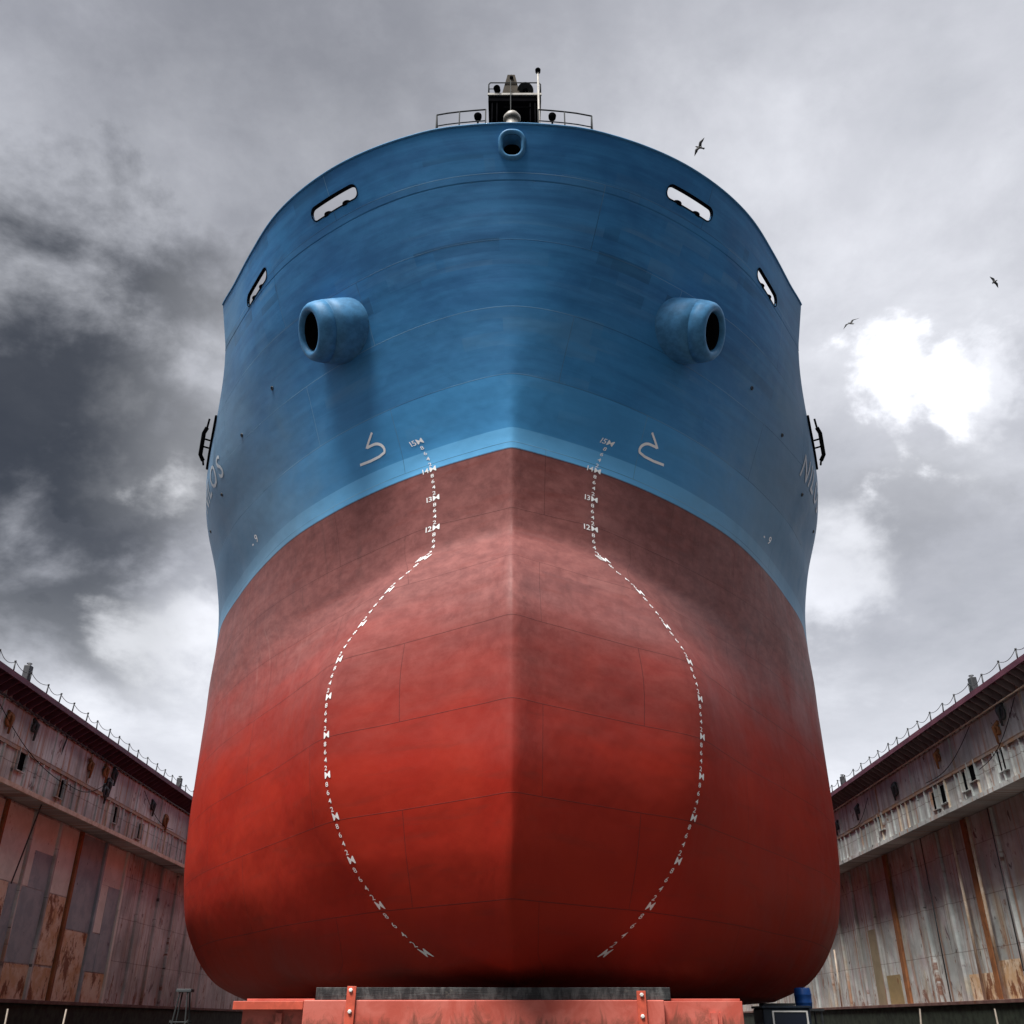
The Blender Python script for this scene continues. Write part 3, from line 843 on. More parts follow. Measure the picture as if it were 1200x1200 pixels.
# ventilator and windlass top showing over the bulwark
bm = bmesh.new()
lathe(bm, [(0, 0.22), (1.55, 0.22), (1.55, 0.0)], W(0.0, 22.6, 26.6), (0, 0, 1), 20)
v_ = part('ventilator', bm, CREAM, True)
bm = bmesh.new(); lathe(bm, [(0, 0.30), (0.02, 0.31), (0.12, 0.30), (0.26, 0.2), (0.31, 0)], W(0.0, 22.6, 28.1), (0, -0.2, 1), 22); lathe(bm, [(0, 0.0), (0, 0.30)], W(0.0, 22.6, 28.1), (0, -0.2, 1), 22)
for v in bm.verts: v.co.y -= SY
link('ventilator_cowl', bm, CREAM, v_, True)
bm = bmesh.new()
tube(bm, [W(-0.72, 22.6, 27.74), W(-0.45, 22.6, 27.70), W(-0.15, 22.6, 27.80)], [0.05, 0.09, 0.14], 8); tube(bm, [W(0.18, 22.6, 27.75), W(0.6, 22.6, 27.72)], [0.10, 0.05], 8)
part('windlass_arm', bm, CREAM, True)
for x in (-1.12, 1.32):
    bm = bmesh.new()
    tube(bm, [W(x, 20.95, 24.4), W(x, 20.95, 26.0)], 0.035, 6)
    b_ = part('floodlight', bm, BLACK, True)
    bm = bmesh.new(); lathe(bm, [(0, 0.0), (0.01, 0.10), (0.05, 0.13), (0.18, 0.12), (0.24, 0.05), (0.24, 0)], W(x, 20.78, 26.08), (0.0, 0.9, 0.35), 18)
    for v in bm.verts: v.co.y -= SY
    link('lamp_head', bm, BLACK, b_, True)

# ------------------------------------------------------------------ keel blocks
def salmon():
    m = M('salmon_red_lead', 0.5); p = m.geo()
    c = m.mix(m.ramp(m.noise(p, 1.3, 8, 0.62, 0.6), 0.36, 0.64), (0.46, 0.085, 0.058), (0.56, 0.145, 0.11))
    g = m.noise(m.mapv(p, (1.5, 1.5, 0.8)), 1.6, 9, 0.7, 1.0); z = m.sep(p)[2]
    low = m.ramp(z, 1.75, 0.9, 0.0, 0.30)
    c = m.mix(m.ramp(m.ma('ADD', g, low), 0.60, 0.80, 0, 0.75), c, (0.13, 0.048, 0.030))
    m.col(c); m.bump(m.noise(p, 10, 6, 0.7), 0.3, 0.01); return m.m
SALMON = salmon()
STRAP = flat('orange_strap_paint', (0.55, 0.095, 0.055), 0.45)
def timber():
    m = M('tarred_timber', 0.65); p = m.geo()
    c = m.mix(m.ramp(m.noise(m.mapv(p, (3.0, 3, 1.0)), 1.5, 8, 0.7, 0.5), 0.4, 0.68), (0.014, 0.015, 0.017), (0.095, 0.10, 0.10))
    c = m.mix(m.ramp(m.noise(m.mapv(p, (1, 1, 1), (3, 3, 3)), 1.2, 8, 0.75), 0.60, 0.72, 0, 0.6), c, (0.24, 0.225, 0.18))
    m.col(c); m.bump(m.noise(m.mapv(p, (1, 1, 12)), 3, 6, 0.7), 0.6, 0.02); return m.m
TIMBER = timber()
def keel_block(y, label, group=None, first=True):
    k = empty('keel_block', (0, y, 0)); tag(k, label, 'keel block', group)
    yb = 0.0
    bm = bmesh.new(); box(bm, (-0.42, 0.85, (KEEL + EYE - 0.256) + 0.126), (7.9, 1.4, 0.252), bev=0.012); link('timber_cap', bm, TIMBER, k)
    zt = KEEL + EYE - 0.258
    bm = bmesh.new(); box(bm, (-0.62, 0.72, zt / 2), (7.95, 1.44, zt), bev=0.02); link('steel_pedestal', bm, SALMON, k)
    bm = bmesh.new()
    box(bm, (-5.30, 0.80, (zt - 0.02 - 0.17) / 2), (1.35, 1.1, zt - 0.19)); link('side_beam', bm, SALMON, k)
    bm = bmesh.new(); box(bm, (4.24, 0.80, (zt - 0.02) / 2), (1.74, 1.3, zt - 0.02), bev=0.01)
    link('side_beam', bm, SALMON, k)
    bm = bmesh.new(); box(bm, (-5.38, 0.72, zt - 0.105), (1.55, 1.4, 0.17), bev=0.01); link('beam_flange', bm, STRAP, k)
    bm = bmesh.new(); box(bm, (-5.15, 0.86, zt + 0.01), (1.5, 1.3, 0.045)); link('top_plate', bm, SALMON, k)
    bm = bmesh.new(); box(bm, (4.2, 0.86, zt + 0.01), (1.75, 1.3, 0.045)); link('top_plate', bm, SALMON, k)
    for x in (-5.15, 4.45, 4.60):
        bm = bmesh.new(); box(bm, (x, 0.20 if x < 0 else 0.12, zt / 2 - 0.12), (0.14 if x != 4.60 else 0.04, 0.08, zt - 0.26)); link('stiffener', bm, SALMON, k)
    for x, tl, top in ((-3.56, 0.02, 0.252), (2.86, -0.01, 0.16)):
        bm = bmesh.new()
        box(bm, (x, -0.03, zt + top - 0.62), (0.20, 0.05, 1.28), rot=Matrix.Rotation(tl, 3, 'Y'), bev=0.006)
        st = link('strap', bm, STRAP, k)
        for zz_ in ((zt + top - 0.06), (zt + top - 0.06 - 0.42)):
            bm = bmesh.new(); lathe(bm, [(0, 0.045), (0.03, 0.045), (0.04, 0.03), (0.04, 0)], (x - tl * (zt - zz_) * -1, -0.055, zz_), (0, -1, 0), 6); link('bolt', bm, WHITE, st)
    return k
kb = keel_block(23.35, 'salmon red keel block with a strapped black timber cap, foremost under the stem')
for y in (30.5, 38.0, 46.0):
    c_ = copy_tree(kb); c_.location.y = y
    c_['label'] = 'red keel block in the shade under the flat keel behind the foremost block'; c_['group'] = 'keel blocks in the shade under the hull'

# ------------------------------------------------------------------ dock walls
def wall_mat(name, seed, warm):
    m = M(name, 0.65); p = m.geo(); s = m.sep(p)
    v = m.comb(s[1], s[2], seed)           # along the dock, height
    g = m.noise(v, 0.35, 8, 0.62, 0.3)
    base = m.mix(m.ramp(g, 0.38, 0.62), (0.36, 0.40, 0.40), (0.64, 0.69, 0.68))
    pk = m.ramp(m.noise(m.mapv(v, (0.8, 0.35, 1), (4, 4, 0)), 1.0, 7, 0.62, 0.6), 0.50, 0.66)
    base = m.mix(m.ma('MULTIPLY', pk, 0.45 if warm else 0.22), base, (0.45, 0.31, 0.35))
    yl = m.ramp(m.noise(m.mapv(v, (0.9, 0.28, 1), (14, 1, 2)), 1.0, 7, 0.62, 0.4), 0.50, 0.68)
    base = m.mix(m.ma('MULTIPLY', yl, 0.50 if warm else 0.22), base, (0.50, 0.42, 0.26))
    # vertical run-off streaks
    st = m.noise(m.mapv(v, (2.2, 0.10, 1), (1, 9, 0)), 1.0, 8, 0.68, 0.25)
    base = m.mix(m.ramp(st, 0.48, 0.64, 0, 0.60), base, (0.20, 0.18, 0.16))
    st2 = m.noise(m.mapv(v, (3.4, 0.12, 1), (21, 3, 0)), 1.0, 8, 0.68, 0.25)
    base = m.mix(m.ramp(st2, 0.53, 0.66, 0, 0.8), base, (0.38, 0.17, 0.07))
    # scabs of rust and bruises of paint
    r1 = m.noise(m.mapv(v, (1.2, 0.55, 1), (5, 1, 0)), 1.0, 9, 0.72, 0.6)
    low = m.ramp(s[2], 5.0, 2.0, 0.0, 0.06)
    base = m.mix(m.ramp(m.ma('ADD', r1, low), 0.60, 0.66, 0, 0.9), base, (0.19, 0.065, 0.028))
    r2 = m.noise(m.mapv(v, (1.3, 0.8, 1), (35, 8, 0)), 1.0, 6, 0.6, 0.4)
    base = m.mix(m.ramp(r2, 0.64, 0.68, 0, 0.75), base, (0.075, 0.030, 0.042))
    r3 = m.noise(m.mapv(v, (2.8, 1.5, 1), (3, 18, 0)), 1.0, 5, 0.55, 0.3)
    base = m.mix(m.ramp(r3, 0.66, 0.69, 0, 0.85), base, (0.030, 0.026, 0.028))
    # plate laps
    b = m.n('ShaderNodeTexBrick'); m.l(m.mapv(v, (1, 1, 1), (0.4, 0.2, 0)), b.inputs['Vector']); b.inputs['Scale'].default_value = 1
    b.inputs['Brick Width'].default_value = 6.4; b.inputs['Row Height'].default_value = 2.3; b.inputs['Mortar Size'].default_value = 0.018
    b.inputs['Color1'].default_value = (0, 0, 0, 1); b.inputs['Color2'].default_value = (1, 1, 1, 1)
    base = m.mix(m.ma('MULTIPLY', b.outputs[1], 0.55), base, (0.09, 0.05, 0.035))
    base = m.mix(m.ma('MULTIPLY', m.sep(b.outputs[0])[0], 0.14), base, (0.40, 0.38, 0.36))
    m.col(base)
    m.bump(m.ma('ADD', m.ma('MULTIPLY', r1, 0.5), m.ma('ADD', m.noise(v, 0.8, 3), m.ma('MULTIPLY', b.outputs[1], 0.2))), 0.5, 0.08)
    return m.m
def plate_mat(name, c, rust, c2=None):
    m = M(name, 0.62); p = m.geo(); s = m.sep(p); v = m.comb(s[1], s[2], 3.0)
    base = m.mix(m.ramp(m.noise(v, 1.2, 8, 0.65, 0.4), 0.38, 0.62), c, c2 or tuple(x * 0.82 for x in c))
    r1 = m.noise(m.mapv(v, (1.5, 0.8, 1), (7, 1, 0)), 0.75, 9, 0.72, 0.3)
    base = m.mix(m.ramp(r1, 0.70 - rust * 0.22, 0.76 - rust * 0.22, 0, 0.92), base, (0.20, 0.070, 0.028))
    r3 = m.noise(m.mapv(v, (2.2, 0.9, 1), (3, 8, 0)), 1.0, 8, 0.7, 0.2)
    base = m.mix(m.ramp(r3, 0.66 - rust * 0.12, 0.72 - rust * 0.12, 0, 0.7), base, (0.33, 0.16, 0.06))
    r4 = m.noise(m.mapv(v, (2.6, 1.6, 1), (13, 8, 0)), 1.0, 5, 0.6, 0.3)
    base = m.mix(m.ramp(r4, 0.68, 0.71, 0, 0.85), base, (0.045, 0.028, 0.028))
    m.col(base); m.bump(r1, 0.5, 0.03); return m.m
PC = plate_mat('cream_wall_paint', (0.76, 0.79, 0.72), 0.25, (0.66, 0.68, 0.61))
PG = plate_mat('grey_wall_paint', (0.26, 0.34, 0.38), 0.10, (0.35, 0.43, 0.46))
PR = plate_mat('rusty_cream_paint', (0.76, 0.66, 0.52), 0.8, (0.62, 0.42, 0.24))
BRN = worn('rusted_brown_steel', (0.20, 0.085, 0.035), (0.32, 0.13, 0.05), 0.5, 0.75, 0.9)
PIPE = worn('pale_pipe_paint', (0.66, 0.58, 0.48), (0.5, 0.38, 0.27), 0.35, 0.55, 2.0)
MAG = worn('plum_walkway_paint', (0.085, 0.026, 0.045), (0.14, 0.045, 0.07), 0.2, 0.6, 1.0)
BAND = {}
MOSS = flat('mossy_dark_steel', (0.022, 0.030, 0.020), 0.8, var=0.5, scale=2.5)
LEDG = worn('stained_ledge', (0.12, 0.055, 0.05), (0.20, 0.12, 0.10), 0.3, 0.7, 1.6)
Y0, Y1 = -14.0, 112.0
def dock_wall(s):
    XB, XL = (22.0, 23.3) if s < 0 else (21.6, 23.0)
    w = empty('dock_wall', (s * XL, 0, 0)); ox = s * XL
    tag(w, ('tall rust-stained dry dock wall on the left with cream and grey painted panels' if s < 0 else
            'tall rust-stained dry dock wall on the right with a brown rusted rib and pale pipes'), 'dock wall')
    wm_ = wall_mat('dock_wall_steel', 2.0 if s < 0 else 31.0, s > 0)
    bmt = wall_mat('dock_band_steel', 12.0 if s < 0 else 47.0, False)
    def pt_(name, bm, mat, smooth=False, par=None):
        for v in bm.verts: v.co.x -= ox
        return link(name, bm, mat, par or w, smooth)
    def b_(bm, xa, xb, ya, yb, za, zb, bev=0.0):      # x given as distance from the dock centre, z above eye level
        box(bm, (s * (xa + xb) / 2, (ya + yb) / 2, (za + zb) / 2 + EYE), (abs(xb - xa), abs(yb - ya), abs(zb - za)), bev=bev)
    bm = bmesh.new(); b_(bm, XL, XL + 4, Y0, Y1, -EYE, 9.1); pt_('lower_wall', bm, wm_)
    # upper band overhanging the wall
    bm = bmesh.new(); b_(bm, XB, XL + 4, Y0, Y1, 9.12, 12.96); pt_('upper_band', bm, bmt)
    bm = bmesh.new(); b_(bm, XB - 0.10, XB + 0.02, Y0 + 0.01, Y1 - 0.01, 9.06, 9.26); pt_('band_edge', bm, PIPE if s < 0 else bmt)
    bm = bmesh.new(); b_(bm, XB - 0.09, XB, Y0 + 0.02, Y1 - 0.02, 10.62, 10.76); b_(bm, XB - 0.10, XB, Y0 + 0.03, Y1 - 0.03, 10.77, 10.80); pt_('band_rubbing_strip', bm, worn('stained_strip', (0.30, 0.27, 0.25), (0.38, 0.22, 0.12), 0.4))
    # walkway along the top
    bm = bmesh.new(); b_(bm, XB - 0.86, XL + 4, Y0 + 0.04, Y1 - 0.04, 12.97, 13.06); b_(bm, XB - 0.90, XB - 0.84, Y0 + 0.05, Y1 - 0.05, 12.86, 13.10); pt_('walkway', bm, MAG)
    bm = bmesh.new(); tube(bm, [(s * (XB - 0.14), Y0, 12.40 + EYE), (s * (XB - 0.14), Y1, 12.40 + EYE)], 0.045, 8); pt_('walkway_pipe', bm, PIPE if s > 0 else DGREY, True)
    bm = bmesh.new()
    xo, xi = XB - 0.82, XB - 0.003
    vs = []
    for dy in (-0.03, 0.03):
        vs.append([bm.verts.new((s * x, 30.0 + dy, z + EYE)) for x, z in ((xo, 12.96), (xi, 12.96), (xi, 12.36), (xi - 0.12, 12.36), (xo, 12.84))])
    bm.faces.new(vs[0]); bm.faces.new(vs[1][::-1])
    for k in range(5): bm.faces.new((vs[0][k], vs[0][(k + 1) % 5], vs[1][(k + 1) % 5], vs[1][k]))
    br_ = pt_('bracket', bm, MAG if s < 0 else worn('faded_bracket_paint', (0.17, 0.12, 0.13), (0.24, 0.19, 0.19), 0.2, 0.6, 1.0))
    for k in range(1, 95):
        c = br_.copy(); C.objects.link(c); c.parent = w; c.location.y = k * 0.64
    # ledge and mossy foot
    bm = bmesh.new(); b_(bm, XL - 1.15, XL - 0.002, Y0 + 0.06, Y1 - 0.06, -EYE, 0.74); pt_('wall_foot', bm, MOSS)
    bm = bmesh.new(); b_(bm, XL - 1.25, XL - 0.002, Y0 + 0.07, Y1 - 0.07, 0.745, 0.90, 0.015); pt_('ledge', bm, LEDG)
    # ribs
    if s < 0: ribs = [(38.0, .22, 'w'), (41.4, .22, 'w'), (44.4, .20, 'b'), (47.3, .14, 'w'), (50.3, .20, 'w'), (52.9, .30, 'b'), (56.45, .26, 'g'), (59.8, .26, 'c'), (63.0, .2, 'w'), (66.4, .34, 'w'), (69.6, .2, 'w'), (73, .2, 'w'), (78, .2, 'w')]
    else: ribs = [(36.0, .22, 'w'), (39.5, .2, 'w'), (43.0, .24, 'w'), (46.4, .22, 'w'), (49.4, .5, 'b2'), (53.2, .6, 'w'), (56.6, .55, 'w'), (60.9, .55, 'b'), (64.4, .22, 'w'), (68.0, .3, 'w'), (71.6, .3, 'w'), (75, .22, 'w'), (79, .2, 'w')]
    for y, wd, kd in ribs:
        bm = bmesh.new(); b_(bm, XL - 0.16, XL - 0.001, y - wd / 2, y + wd / 2, 0.905, 9.05, 0.02)
        pt_('rib', bm, {'w': wm_, 'b': BRN, 'b2': BRN, 'g': PG, 'c': PC}[kd])
    pipes = [(45.9, 12.6, 5.6, 0.035, DGREY)] if s < 0 else [(50.6, 9.0, 0.92, 0.075, PIPE), (48.5, 9.0, 0.92, 0.085, PIPE), (54.6, 9.0, 0.92, 0.035, DGREY), (46.2, 9.0, 2.0, 0.03, DGREY), (72.9, 4.5, 0.92, 0.06, PIPE)]
    for y, za, zb, r, mt in pipes:
        x = XL - 0.28 if za < 10 else XB - 0.16
        bm = bmesh.new(); tube(bm, [(s * x, y, za + EYE), (s * (XL - 0.28), y + 0.15, zb + EYE)], r, 8); pt_('wall_pipe', bm, mt, True)
    # painted plates welded over the wall
    if s < 0:
        pls = [(PC, 34, 44.25, 5.4, 9.0), (PG, 38.2, 44.2, 2.4, 5.4), (PR, 34, 44.2, 0.95, 2.3), (PC, 44.55, 52.7, 5.75, 9.0), (PG, 46.4, 50.15, 2.45, 5.70), (PG, 48.2, 50.6, 5.72, 7.4), (PR, 50.45, 52.7, 2.5, 5.7), (PR, 47.5, 52.7, 0.95, 2.4),
               (PR, 44.6, 46.3, 0.95, 5.7), (PG, 53.1, 56.3, 4.3, 9.0), (PR, 53.1, 56.3, 0.95, 4.25), (PC, 56.62, 59.65, 6.9, 9.0), (PC, 56.62, 57.9, 4.4, 6.88), (PG, 57.95, 59.65, 2.45, 6.88), (PG, 56.62, 57.9, 2.45, 4.35), (PR, 56.62, 59.65, 0.95, 2.4)]
    else:
        pls = [(PR, 47.0, 49.1, 0.95, 2.55), (PR, 49.75, 52.6, 0.95, 2.1), (plate_mat('ochre_wall_paint', (0.34, 0.26, 0.13), 0.3), 62.0, 64.2, 0.95, 2.5), (plate_mat('ochre_wall_paint', (0.30, 0.25, 0.16), 0.25), 64.6, 66.3, 0.95, 5.2), (PR, 41, 44, 0.95, 2.7), (PR, 35, 39, 0.95, 3.0)]
    for q, (mt, ya, yb, za, zb) in enumerate(pls):
        bm = bmesh.new(); b_(bm, XL - 0.012 - 0.0015 * q, XL - 0.0005, ya, yb, za, zb); pt_('wall_plate', bm, mt)
    # stiffeners, openings and old fittings on the band
    rnd = random.Random(5 if s < 0 else 9)
    y = 31.0; k = 0
    while y < 78 and k < 60:
        y += rnd.uniform(0.55, 1.3); k += 1
        bm = bmesh.new(); b_(bm, XB - 0.09, XB - 0.001, y - 0.035, y + 0.035, 9.27, 10.61)
        pt_('band_stiffener', bm, PIPE if rnd.random() < 0.10 else bmt)
    y = 34.0
    for _ in range(8):
        y += rnd.uniform(4.0, 7.5)
        bm = bmesh.new(); b_(bm, XB - 0.07, XB - 0.001, y - 0.045, y + 0.045, 10.81, 12.9); pt_('band_stiffener', bm, bmt)
    ops = [(42.2, 10.3), (46.4, 10.0), (53.6, 10.1), (57.5, 9.9)] if s < 0 else [(41.5, 10.15), (44.4, 10.35), (45.4, 10.1), (47.9, 10.05), (49.0, 9.95), (56.8, 10.3)]
    for y, h in ops:
        bm = bmesh.new(); b_(bm, XB - 0.012, XB - 0.002, y - 0.36, y + 0.36, h - 0.45, h + 0.42); fr = pt_('dark_recess', bm, BLACK)
        bm = bmesh.new()
        for a, c in ((-0.40, -0.36), (0.36, 0.40)): b_(bm, XB - 0.13, XB - 0.003, y + a, y + c, h - 0.5, h + 0.46)
        b_(bm, XB - 0.12, XB - 0.004, y - 0.36, y + 0.36, h - 0.50, h - 0.46)
        pt_('recess_frame', bm, bmt)
    fits = [(36.5, 11.9), (40.3, 11.6), (42.6, 11.9), (49.2, 11.7), (58.9, 11.6), (61.5, 11.2), (51.9, 11.3), (51.2, 11.9), (52.4, 12.0), (51.6, 10.9)] if s < 0 else [(40.5, 12.0), (41.2, 11.4), (47.6, 11.8), (53.8, 11.5), (60.2, 11.6), (64.5, 11.4), (67.0, 11.0)]
    for y, h in fits:
        bm = bmesh.new()
        n_ = 14; r_ = rnd.uniform(0.18, 0.36)
        cx = XB - 0.10
        tube(bm, [(s * (cx - 0.03 * math.sin(t * 3)), y + math.cos(t) * r_ * 0.8, h + EYE + math.sin(t) * r_) for t in [2 * math.pi * q / n_ for q in range(n_)]], 0.07, 6, closed=True)
        tube(bm, [(s * (XB + 0.02), y - 0.1, h + 0.35 + EYE), (s * (XB - 0.22), y, h + 0.1 + EYE), (s * (XB - 0.12), y + 0.08, h - 0.6 + EYE)], [0.10, 0.09, 0.05], 7)
        b_(bm, XB - 0.14, XB - 0.004, y - 0.16, y + 0.12, h - 0.22, h + 0.10, 0.02)
        pt_('mooring_fitting', bm, DGREY if rnd.random() < 0.7 else BRN, True)
    # sagging cables across the band
    for ya, yb, ha, hb in (((38.5, 47.0, 12.2, 10.2), (47.0, 52.0, 10.3, 11.6), (57, 63, 12.1, 10.9)) if s < 0 else ((39, 43.5, 12.2, 10.2), (43.5, 49.5, 12.2, 10.9), (58, 62, 11.9, 10.8))):
        pts = []
        for q in range(17):
            t = q / 16; pts.append((s * (XB - 0.14), ya + (yb - ya) * t, ha + (hb - ha) * t - 0.5 * math.sin(math.pi * t) + EYE))
        bm = bmesh.new(); tube(bm, pts, 0.016, 5); pt_('sagging_cable', bm, BLACK, True)
    return w, XB
def railing(s, XB):
    r = empty('chain_railing', (s * (XB - 0.75), 31, 13.06 + EYE))
    tag(r, 'chain railing of short posts along the top of the ' + ('left' if s < 0 else 'right') + ' dock wall', 'railing')
    bm = bmesh.new(); tube(bm, [(0, 0, 0), (0, 0, 0.52)], 0.032, 7); lathe(bm, [(0.50, 0.0), (0.50, 0.045), (0.56, 0.045), (0.58, 0.0)], (0, 0, 0), (0, 0, 1), 8)
    p0 = link('post', bm, DGREY, r, True)
    rnd = random.Random(3 if s < 0 else 8); n = 34; ys = [k * 1.5 + rnd.uniform(-0.12, 0.12) for k in range(n)]
    p0.location = (0, ys[0], 0)
    for k in range(1, n):
        c = p0.copy(); C.objects.link(c); c.parent = r; c.location = (0, ys[k], 0)
        c.rotation_euler = (rnd.uniform(-0.10, 0.10), rnd.uniform(-0.08, 0.08), 0)
    bm = bmesh.new()
    for a, b in zip(ys, ys[1:]):
        sag = rnd.uniform(0.10, 0.24)
        tube(bm, [(0, a + (b - a) * t / 8, 0.52 - sag * 4 * (t / 8) * (1 - t / 8)) for t in range(9)], 0.014, 5)
    link('chain', bm, DGREY, r, True)
for s in (-1, 1):
    w_, xb_ = dock_wall(s)
    railing(s, xb_)
# small deck boxes among the railing posts
for s, y, h_, lab in ((-1, 39.9, 0.85, 'grey valve box on top of the left dock wall, nearest the picture edge'), (-1, 61.5, 0.8, 'small grey valve box on top of the left dock wall close to the hull'),
                      (1, 41.4, 0.8, 'grey valve box on top of the right dock wall, nearest the picture edge'), (1, 60.6, 0.7, 'small pale valve box on top of the right dock wall close to the hull')):
    XB = 22.0 if s < 0 else 21.6
    e0 = empty('valve_box', (s * (XB - 0.55), y, 13.06 + EYE)); tag(e0, lab, 'box')
    bm = bmesh.new(); box(bm, (0, 0, h_ / 2), (0.28, 0.34, h_), bev=0.03); link('box_body', bm, DGREY, e0)
    bm = bmesh.new(); tube(bm, [(0, 0, h_), (0, 0, h_ + 0.10)], 0.04, 8); tube(bm, [(0.10 * math.cos(t), 0.10 * math.sin(t), h_ + 0.10) for t in [k * math.pi / 5 for k in range(10)]], 0.02, 5, closed=True); link('handwheel', bm, DGREY, e0, True)
# ------------------------------------------------------------------ things on the dock floor
# steel trestle left of the keel block
t = empty('steel_trestle', (-9.15, 29.5, 0)); tag(t, 'thin grey steel trestle under the left bilge of the hull', 'trestle')
bm = bmesh.new()
for dx, dy in ((-0.30, -0.3), (0.30, -0.3), (-0.30, 0.3), (0.30, 0.3)): tube(bm, [(dx, dy, 0), (dx * 0.35, dy * 0.35, 2.0)], 0.022, 6)
link('leg', bm, STEEL, t)
bm = bmesh.new()
for z, k in ((0.55, 0.82), (1.25, 0.60)):
    a = [(-0.42 * k, -0.3 * k, z), (0.42 * k, -0.3 * k, z), (0.42 * k, 0.3 * k, z), (-0.42 * k, 0.3 * k, z)]; tube(bm, a, 0.022, 5, closed=True)
tube(bm, [(-0.35, -0.25, 0.5), (0.25, -0.18, 1.3)], 0.018, 5); tube(bm, [(0.35, -0.25, 0.5), (-0.25, -0.18, 1.3)], 0.018, 5)
link('brace', bm, STEEL, t)
bm = bmesh.new(); box(bm, (0, 0, 2.03), (0.42, 0.3, 0.08), bev=0.01); link('head_plate', bm, DGREY, t)
# blue barrel on a frame
bl = flat('blue_plastic', (0.010, 0.085, 0.34), 0.35)
FX, FY = 8.95, 32.5
f0 = empty('barrel_stand', (FX, FY, 0)); tag(f0, 'dark steel stand holding up the blue barrel right of the keel block', 'stand')
for dx, dy in ((-0.4, -0.35), (0.4, -0.35), (-0.4, 0.35), (0.4, 0.35)):
    bm = bmesh.new(); tube(bm, [(dx, dy, 0), (dx, dy, 1.55)], 0.035, 6); link('leg', bm, DGREY, f0)
bm = bmesh.new(); box(bm, (0, 0, 1.58), (0.95, 0.85, 0.06)); link('shelf', bm, DGREY, f0)
bm = bmesh.new(); lathe(bm, [(0, 0), (0, 0.28), (0.05, 0.30), (0.20, 0.315), (0.22, 0.33), (0.25, 0.315), (0.5, 0.32), (0.53, 0.335), (0.56, 0.32), (0.76, 0.30), (0.80, 0.27), (0.80, 0.24), (0.77, 0.23), (0.77, 0)], (0, 0, 0), (0, 0, 1), 28)
d0 = link('blue_barrel', bm, bl, None, True); d0.location = (FX, FY, 1.612); d0.scale = (0.8, 0.8, 0.72); tag(d0, 'bright blue plastic barrel on a dark stand under the right bilge', 'barrel')
# site cabin / machine with white frames
c0 = empty('equipment_cabin', (7.75, 30.6, 0)); tag(c0, 'dark blue equipment cabin with white window frame right of the red keel block', 'cabin')
nv = flat('dark_navy_paint', (0.012, 0.020, 0.035), 0.4)
bm = bmesh.new(); box(bm, (0, 0, 0.80), (1.35, 1.2, 1.6), bev=0.04); box(bm, (0, 0, 1.63), (1.42, 1.3, 0.06), bev=0.01); link('body', bm, nv, c0)
bm = bmesh.new()
for x in (-0.40, 0.56): box(bm, (x, -0.62, 1.22), (0.045, 0.035, 0.62))
box(bm, (0.08, -0.62, 1.52), (1.0, 0.03, 0.035)); link('window_frame', bm, WHITE, c0)
gl = M('dark_glass', 0.08, 0, 0.5); gl.col((0.01, 0.015, 0.03))
bm = bmesh.new(); box(bm, (0.08, -0.606, 1.22), (0.85, 0.02, 0.55)); link('window', bm, gl.m, c0)
bm = bmesh.new(); box(bm, (-0.1, 0, 1.70), (0.9, 0.6, 0.06)); link('roof_hatch', bm, STEEL, c0)
# heaps of hose and net at the foot of the right wall
rnd = random.Random(12)
hmats = [flat('faded_blue_hose', (0.05, 0.10, 0.15), 0.5), flat('grey_hose', (0.09, 0.095, 0.10), 0.6)]
for x, y, r0, lab in ((13.2, 33.8, 0.75, 'tangled heap of blue-grey hose at the foot of the right dock wall, left one'), (16.6, 33.5, 0.40, 'small coil of pale hose at the foot of the right dock wall, right one')):
    bm = bmesh.new(); pts = []
    n = 150
    for k in range(n):
        a = k * 0.42; r_ = r0 * (0.45 + 0.5 * abs(math.sin(k * 0.13)))
        pts.append((math.cos(a) * r_ + rnd.uniform(-.05, .05), math.sin(a) * r_ * 0.8 + rnd.uniform(-.05, .05), 0.05 + 1.05 * (k / n) ** 1.3 * (0.7 + 0.3 * math.sin(k * 0.9))))
    tube(bm, pts, 0.045, 6)
    o = link('hose_heap', bm, hmats[0] if r0 > 0.5 else hmats[1], None, True); o.location = (x, y, 0); tag(o, lab, 'hose')
POLE = flat('weathered_pole', (0.26, 0.22, 0.18), 0.6)
# leaning poles against the ledges
for x, y, lean, lab in ((-15.6, 33.0, 0.10, 'pale leaning pole before the left dock wall, leftmost of the two there'), (-14.3, 34.0, 0.03, 'pale leaning pole before the left dock wall, nearer to the hull'),
                        (12.3, 32.5, -0.16, 'thin leaning pole before the right dock wall, nearest the hull'), (14.9, 32.8, -0.06, 'pale leaning pole before the right dock wall, second from the hull'),
                        (16.9, 31.5, -0.30, 'pinkish leaning pole before the right dock wall, third from the hull'), (18.1, 32.0, -0.28, 'pinkish leaning pole before the right dock wall, farthest from the hull')):
    e0 = empty('leaning_pole', (x, y, 0)); tag(e0, lab, 'pole')
    bm = bmesh.new(); tube(bm, [(0, 0, 0), (-lean * 1.6, 0.2, 1.62)], [0.04, 0.025], 7); link('shaft', bm, POLE, e0, True)
    bm = bmesh.new(); box(bm, (0, 0, 0.05), (0.3, 0.3, 0.1), bev=0.02); link('foot', bm, DGREY, e0)

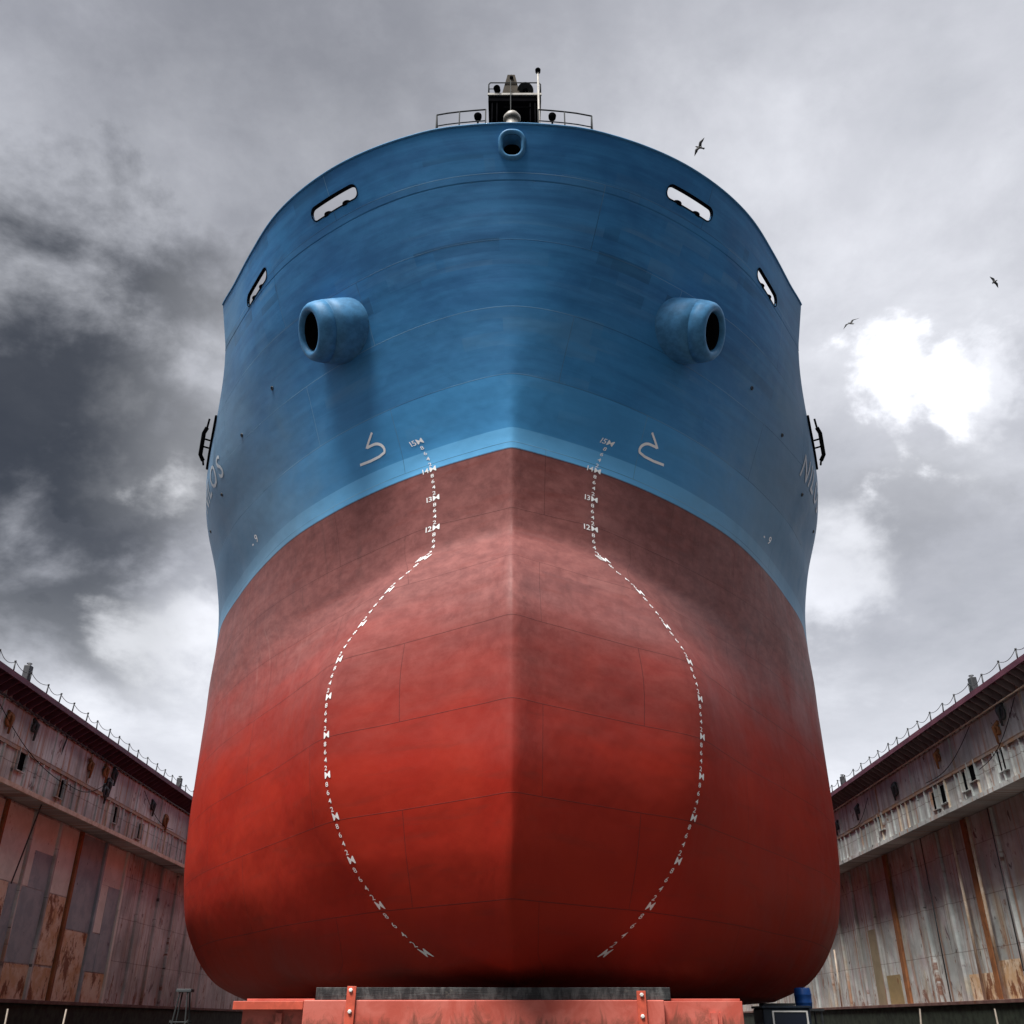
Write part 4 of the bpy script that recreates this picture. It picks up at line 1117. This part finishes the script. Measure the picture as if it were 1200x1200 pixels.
# ------------------------------------------------------------------ gulls
gm = M('gull_plumage', 0.8); gp = gm.obj()
gz = gm.sep(gp)
gm.col(gm.mix(gm.ramp(gm.ma('ABSOLUTE', gz[0]), 0.10, 0.25), (0.05, 0.05, 0.05), (0.010, 0.010, 0.012)))
def gull(loc, direction, bank, pitch, droop, span, label, sweep=0.25, broad=1.0):
    """x = along the wings, y = head; one continuous mesh"""
    bm = bmesh.new(); hs = span / 2; NX = 12
    # body: lofted rings along y
    prof = [(-0.30, 0.012, 0.07), (-0.22, 0.02, 0.055), (-0.14, 0.04, 0.045), (-0.02, 0.062, 0.065), (0.08, 0.058, 0.062), (0.15, 0.038, 0.042), (0.20, 0.040, 0.042), (0.245, 0.026, 0.026), (0.27, 0.010, 0.010), (0.30, 0.004, 0.004)]
    rings = []
    for y, rz, rx in prof:
        rings.append([bm.verts.new((math.cos(2 * math.pi * k / 12) * rx, y, math.sin(2 * math.pi * k / 12) * rz)) for k in range(12)])
    for A, B in zip(rings, rings[1:]):
        for k in range(12): bm.faces.new((A[k], A[(k + 1) % 12], B[(k + 1) % 12], B[k]))
    bm.faces.new(rings[0][::-1]); bm.faces.new(rings[-1])
    for s in (-1, 1):
        prev = None
        for k in range(NX + 1):
            t = k / NX; x = s * (0.03 + (hs - 0.03) * t)
            lead = 0.09 + ((0.03 + 0.2 * sweep) * math.sin(min(t / 0.42, 1) * math.pi / 2)) - max(0, t - 0.42) * sweep * 1.5
            ch = (0.20 * (1 - 0.30 * t) if t < 0.5 else 0.17 * (1 - (t - 0.5) / 0.5 * 0.93)) * broad
            z = 0.03 + 0.10 * math.sin(min(t / 0.42, 1) * math.pi / 2) * (1 - droop) - droop * 0.34 * max(0, t - 0.35) ** 1.2
            th = 0.016 * (1 - 0.8 * t)
            sec = [bm.verts.new((x, lead, z)), bm.verts.new((x, lead - ch * 0.3, z + th)), bm.verts.new((x, lead - ch, z - 0.004)), bm.verts.new((x, lead - ch * 0.3, z - th * 0.5))]
            if prev:
                for q in range(4): bm.faces.new((prev[q], prev[(q + 1) % 4], sec[(q + 1) % 4], sec[q]))
            else: bm.faces.new(sec)
            prev = sec
        bm.faces.new(prev[::-1])
    o = link('seagull', bm, gm.m, None, True)
    o.location = (loc[0], loc[1], loc[2] + EYE); o.rotation_mode = 'QUATERNION'
    # orientation: wing axis and head axis given in world space
    X = Vector(direction[0]).normalized(); Yv = Vector(direction[1]); Yv = (Yv - X * Yv.dot(X)).normalized(); Z = X.cross(Yv)
    o.rotation_quaternion = Matrix((X, Yv, Z)).transposed().to_quaternion()
    tag(o, label, 'bird'); return o
_s, _c = math.sin(R(28.53)), math.cos(R(28.53))
def dirw(r, u, f): return (r, f * _c - u * _s, f * _s + u * _c)
gull((11.0, 38.12, 45.03), (dirw(0.47, 0.88, 0.15), dirw(-0.8, 0.3, 0.35)), 0, 0, 0.25, 1.34, 'gull with long straight wings flying just right of the bow top', 0.15)
gull((38.59, 57.1, 52.0), (dirw(-0.55, 0.83, 0.1), dirw(0.8, 0.45, 0.2)), 0, 0, 0.45, 1.15, 'gull flying near the right edge of the sky with wings bent', 0.35, 1.35)
gull((23.46, 50.87, 42.52), (dirw(0.82, 0.57, 0.1), dirw(-0.3, 0.35, 0.95)), 0, 0, 0.5, 1.42, 'gull gliding in front of the bright cloud gap to the right of the ship', 0.25)
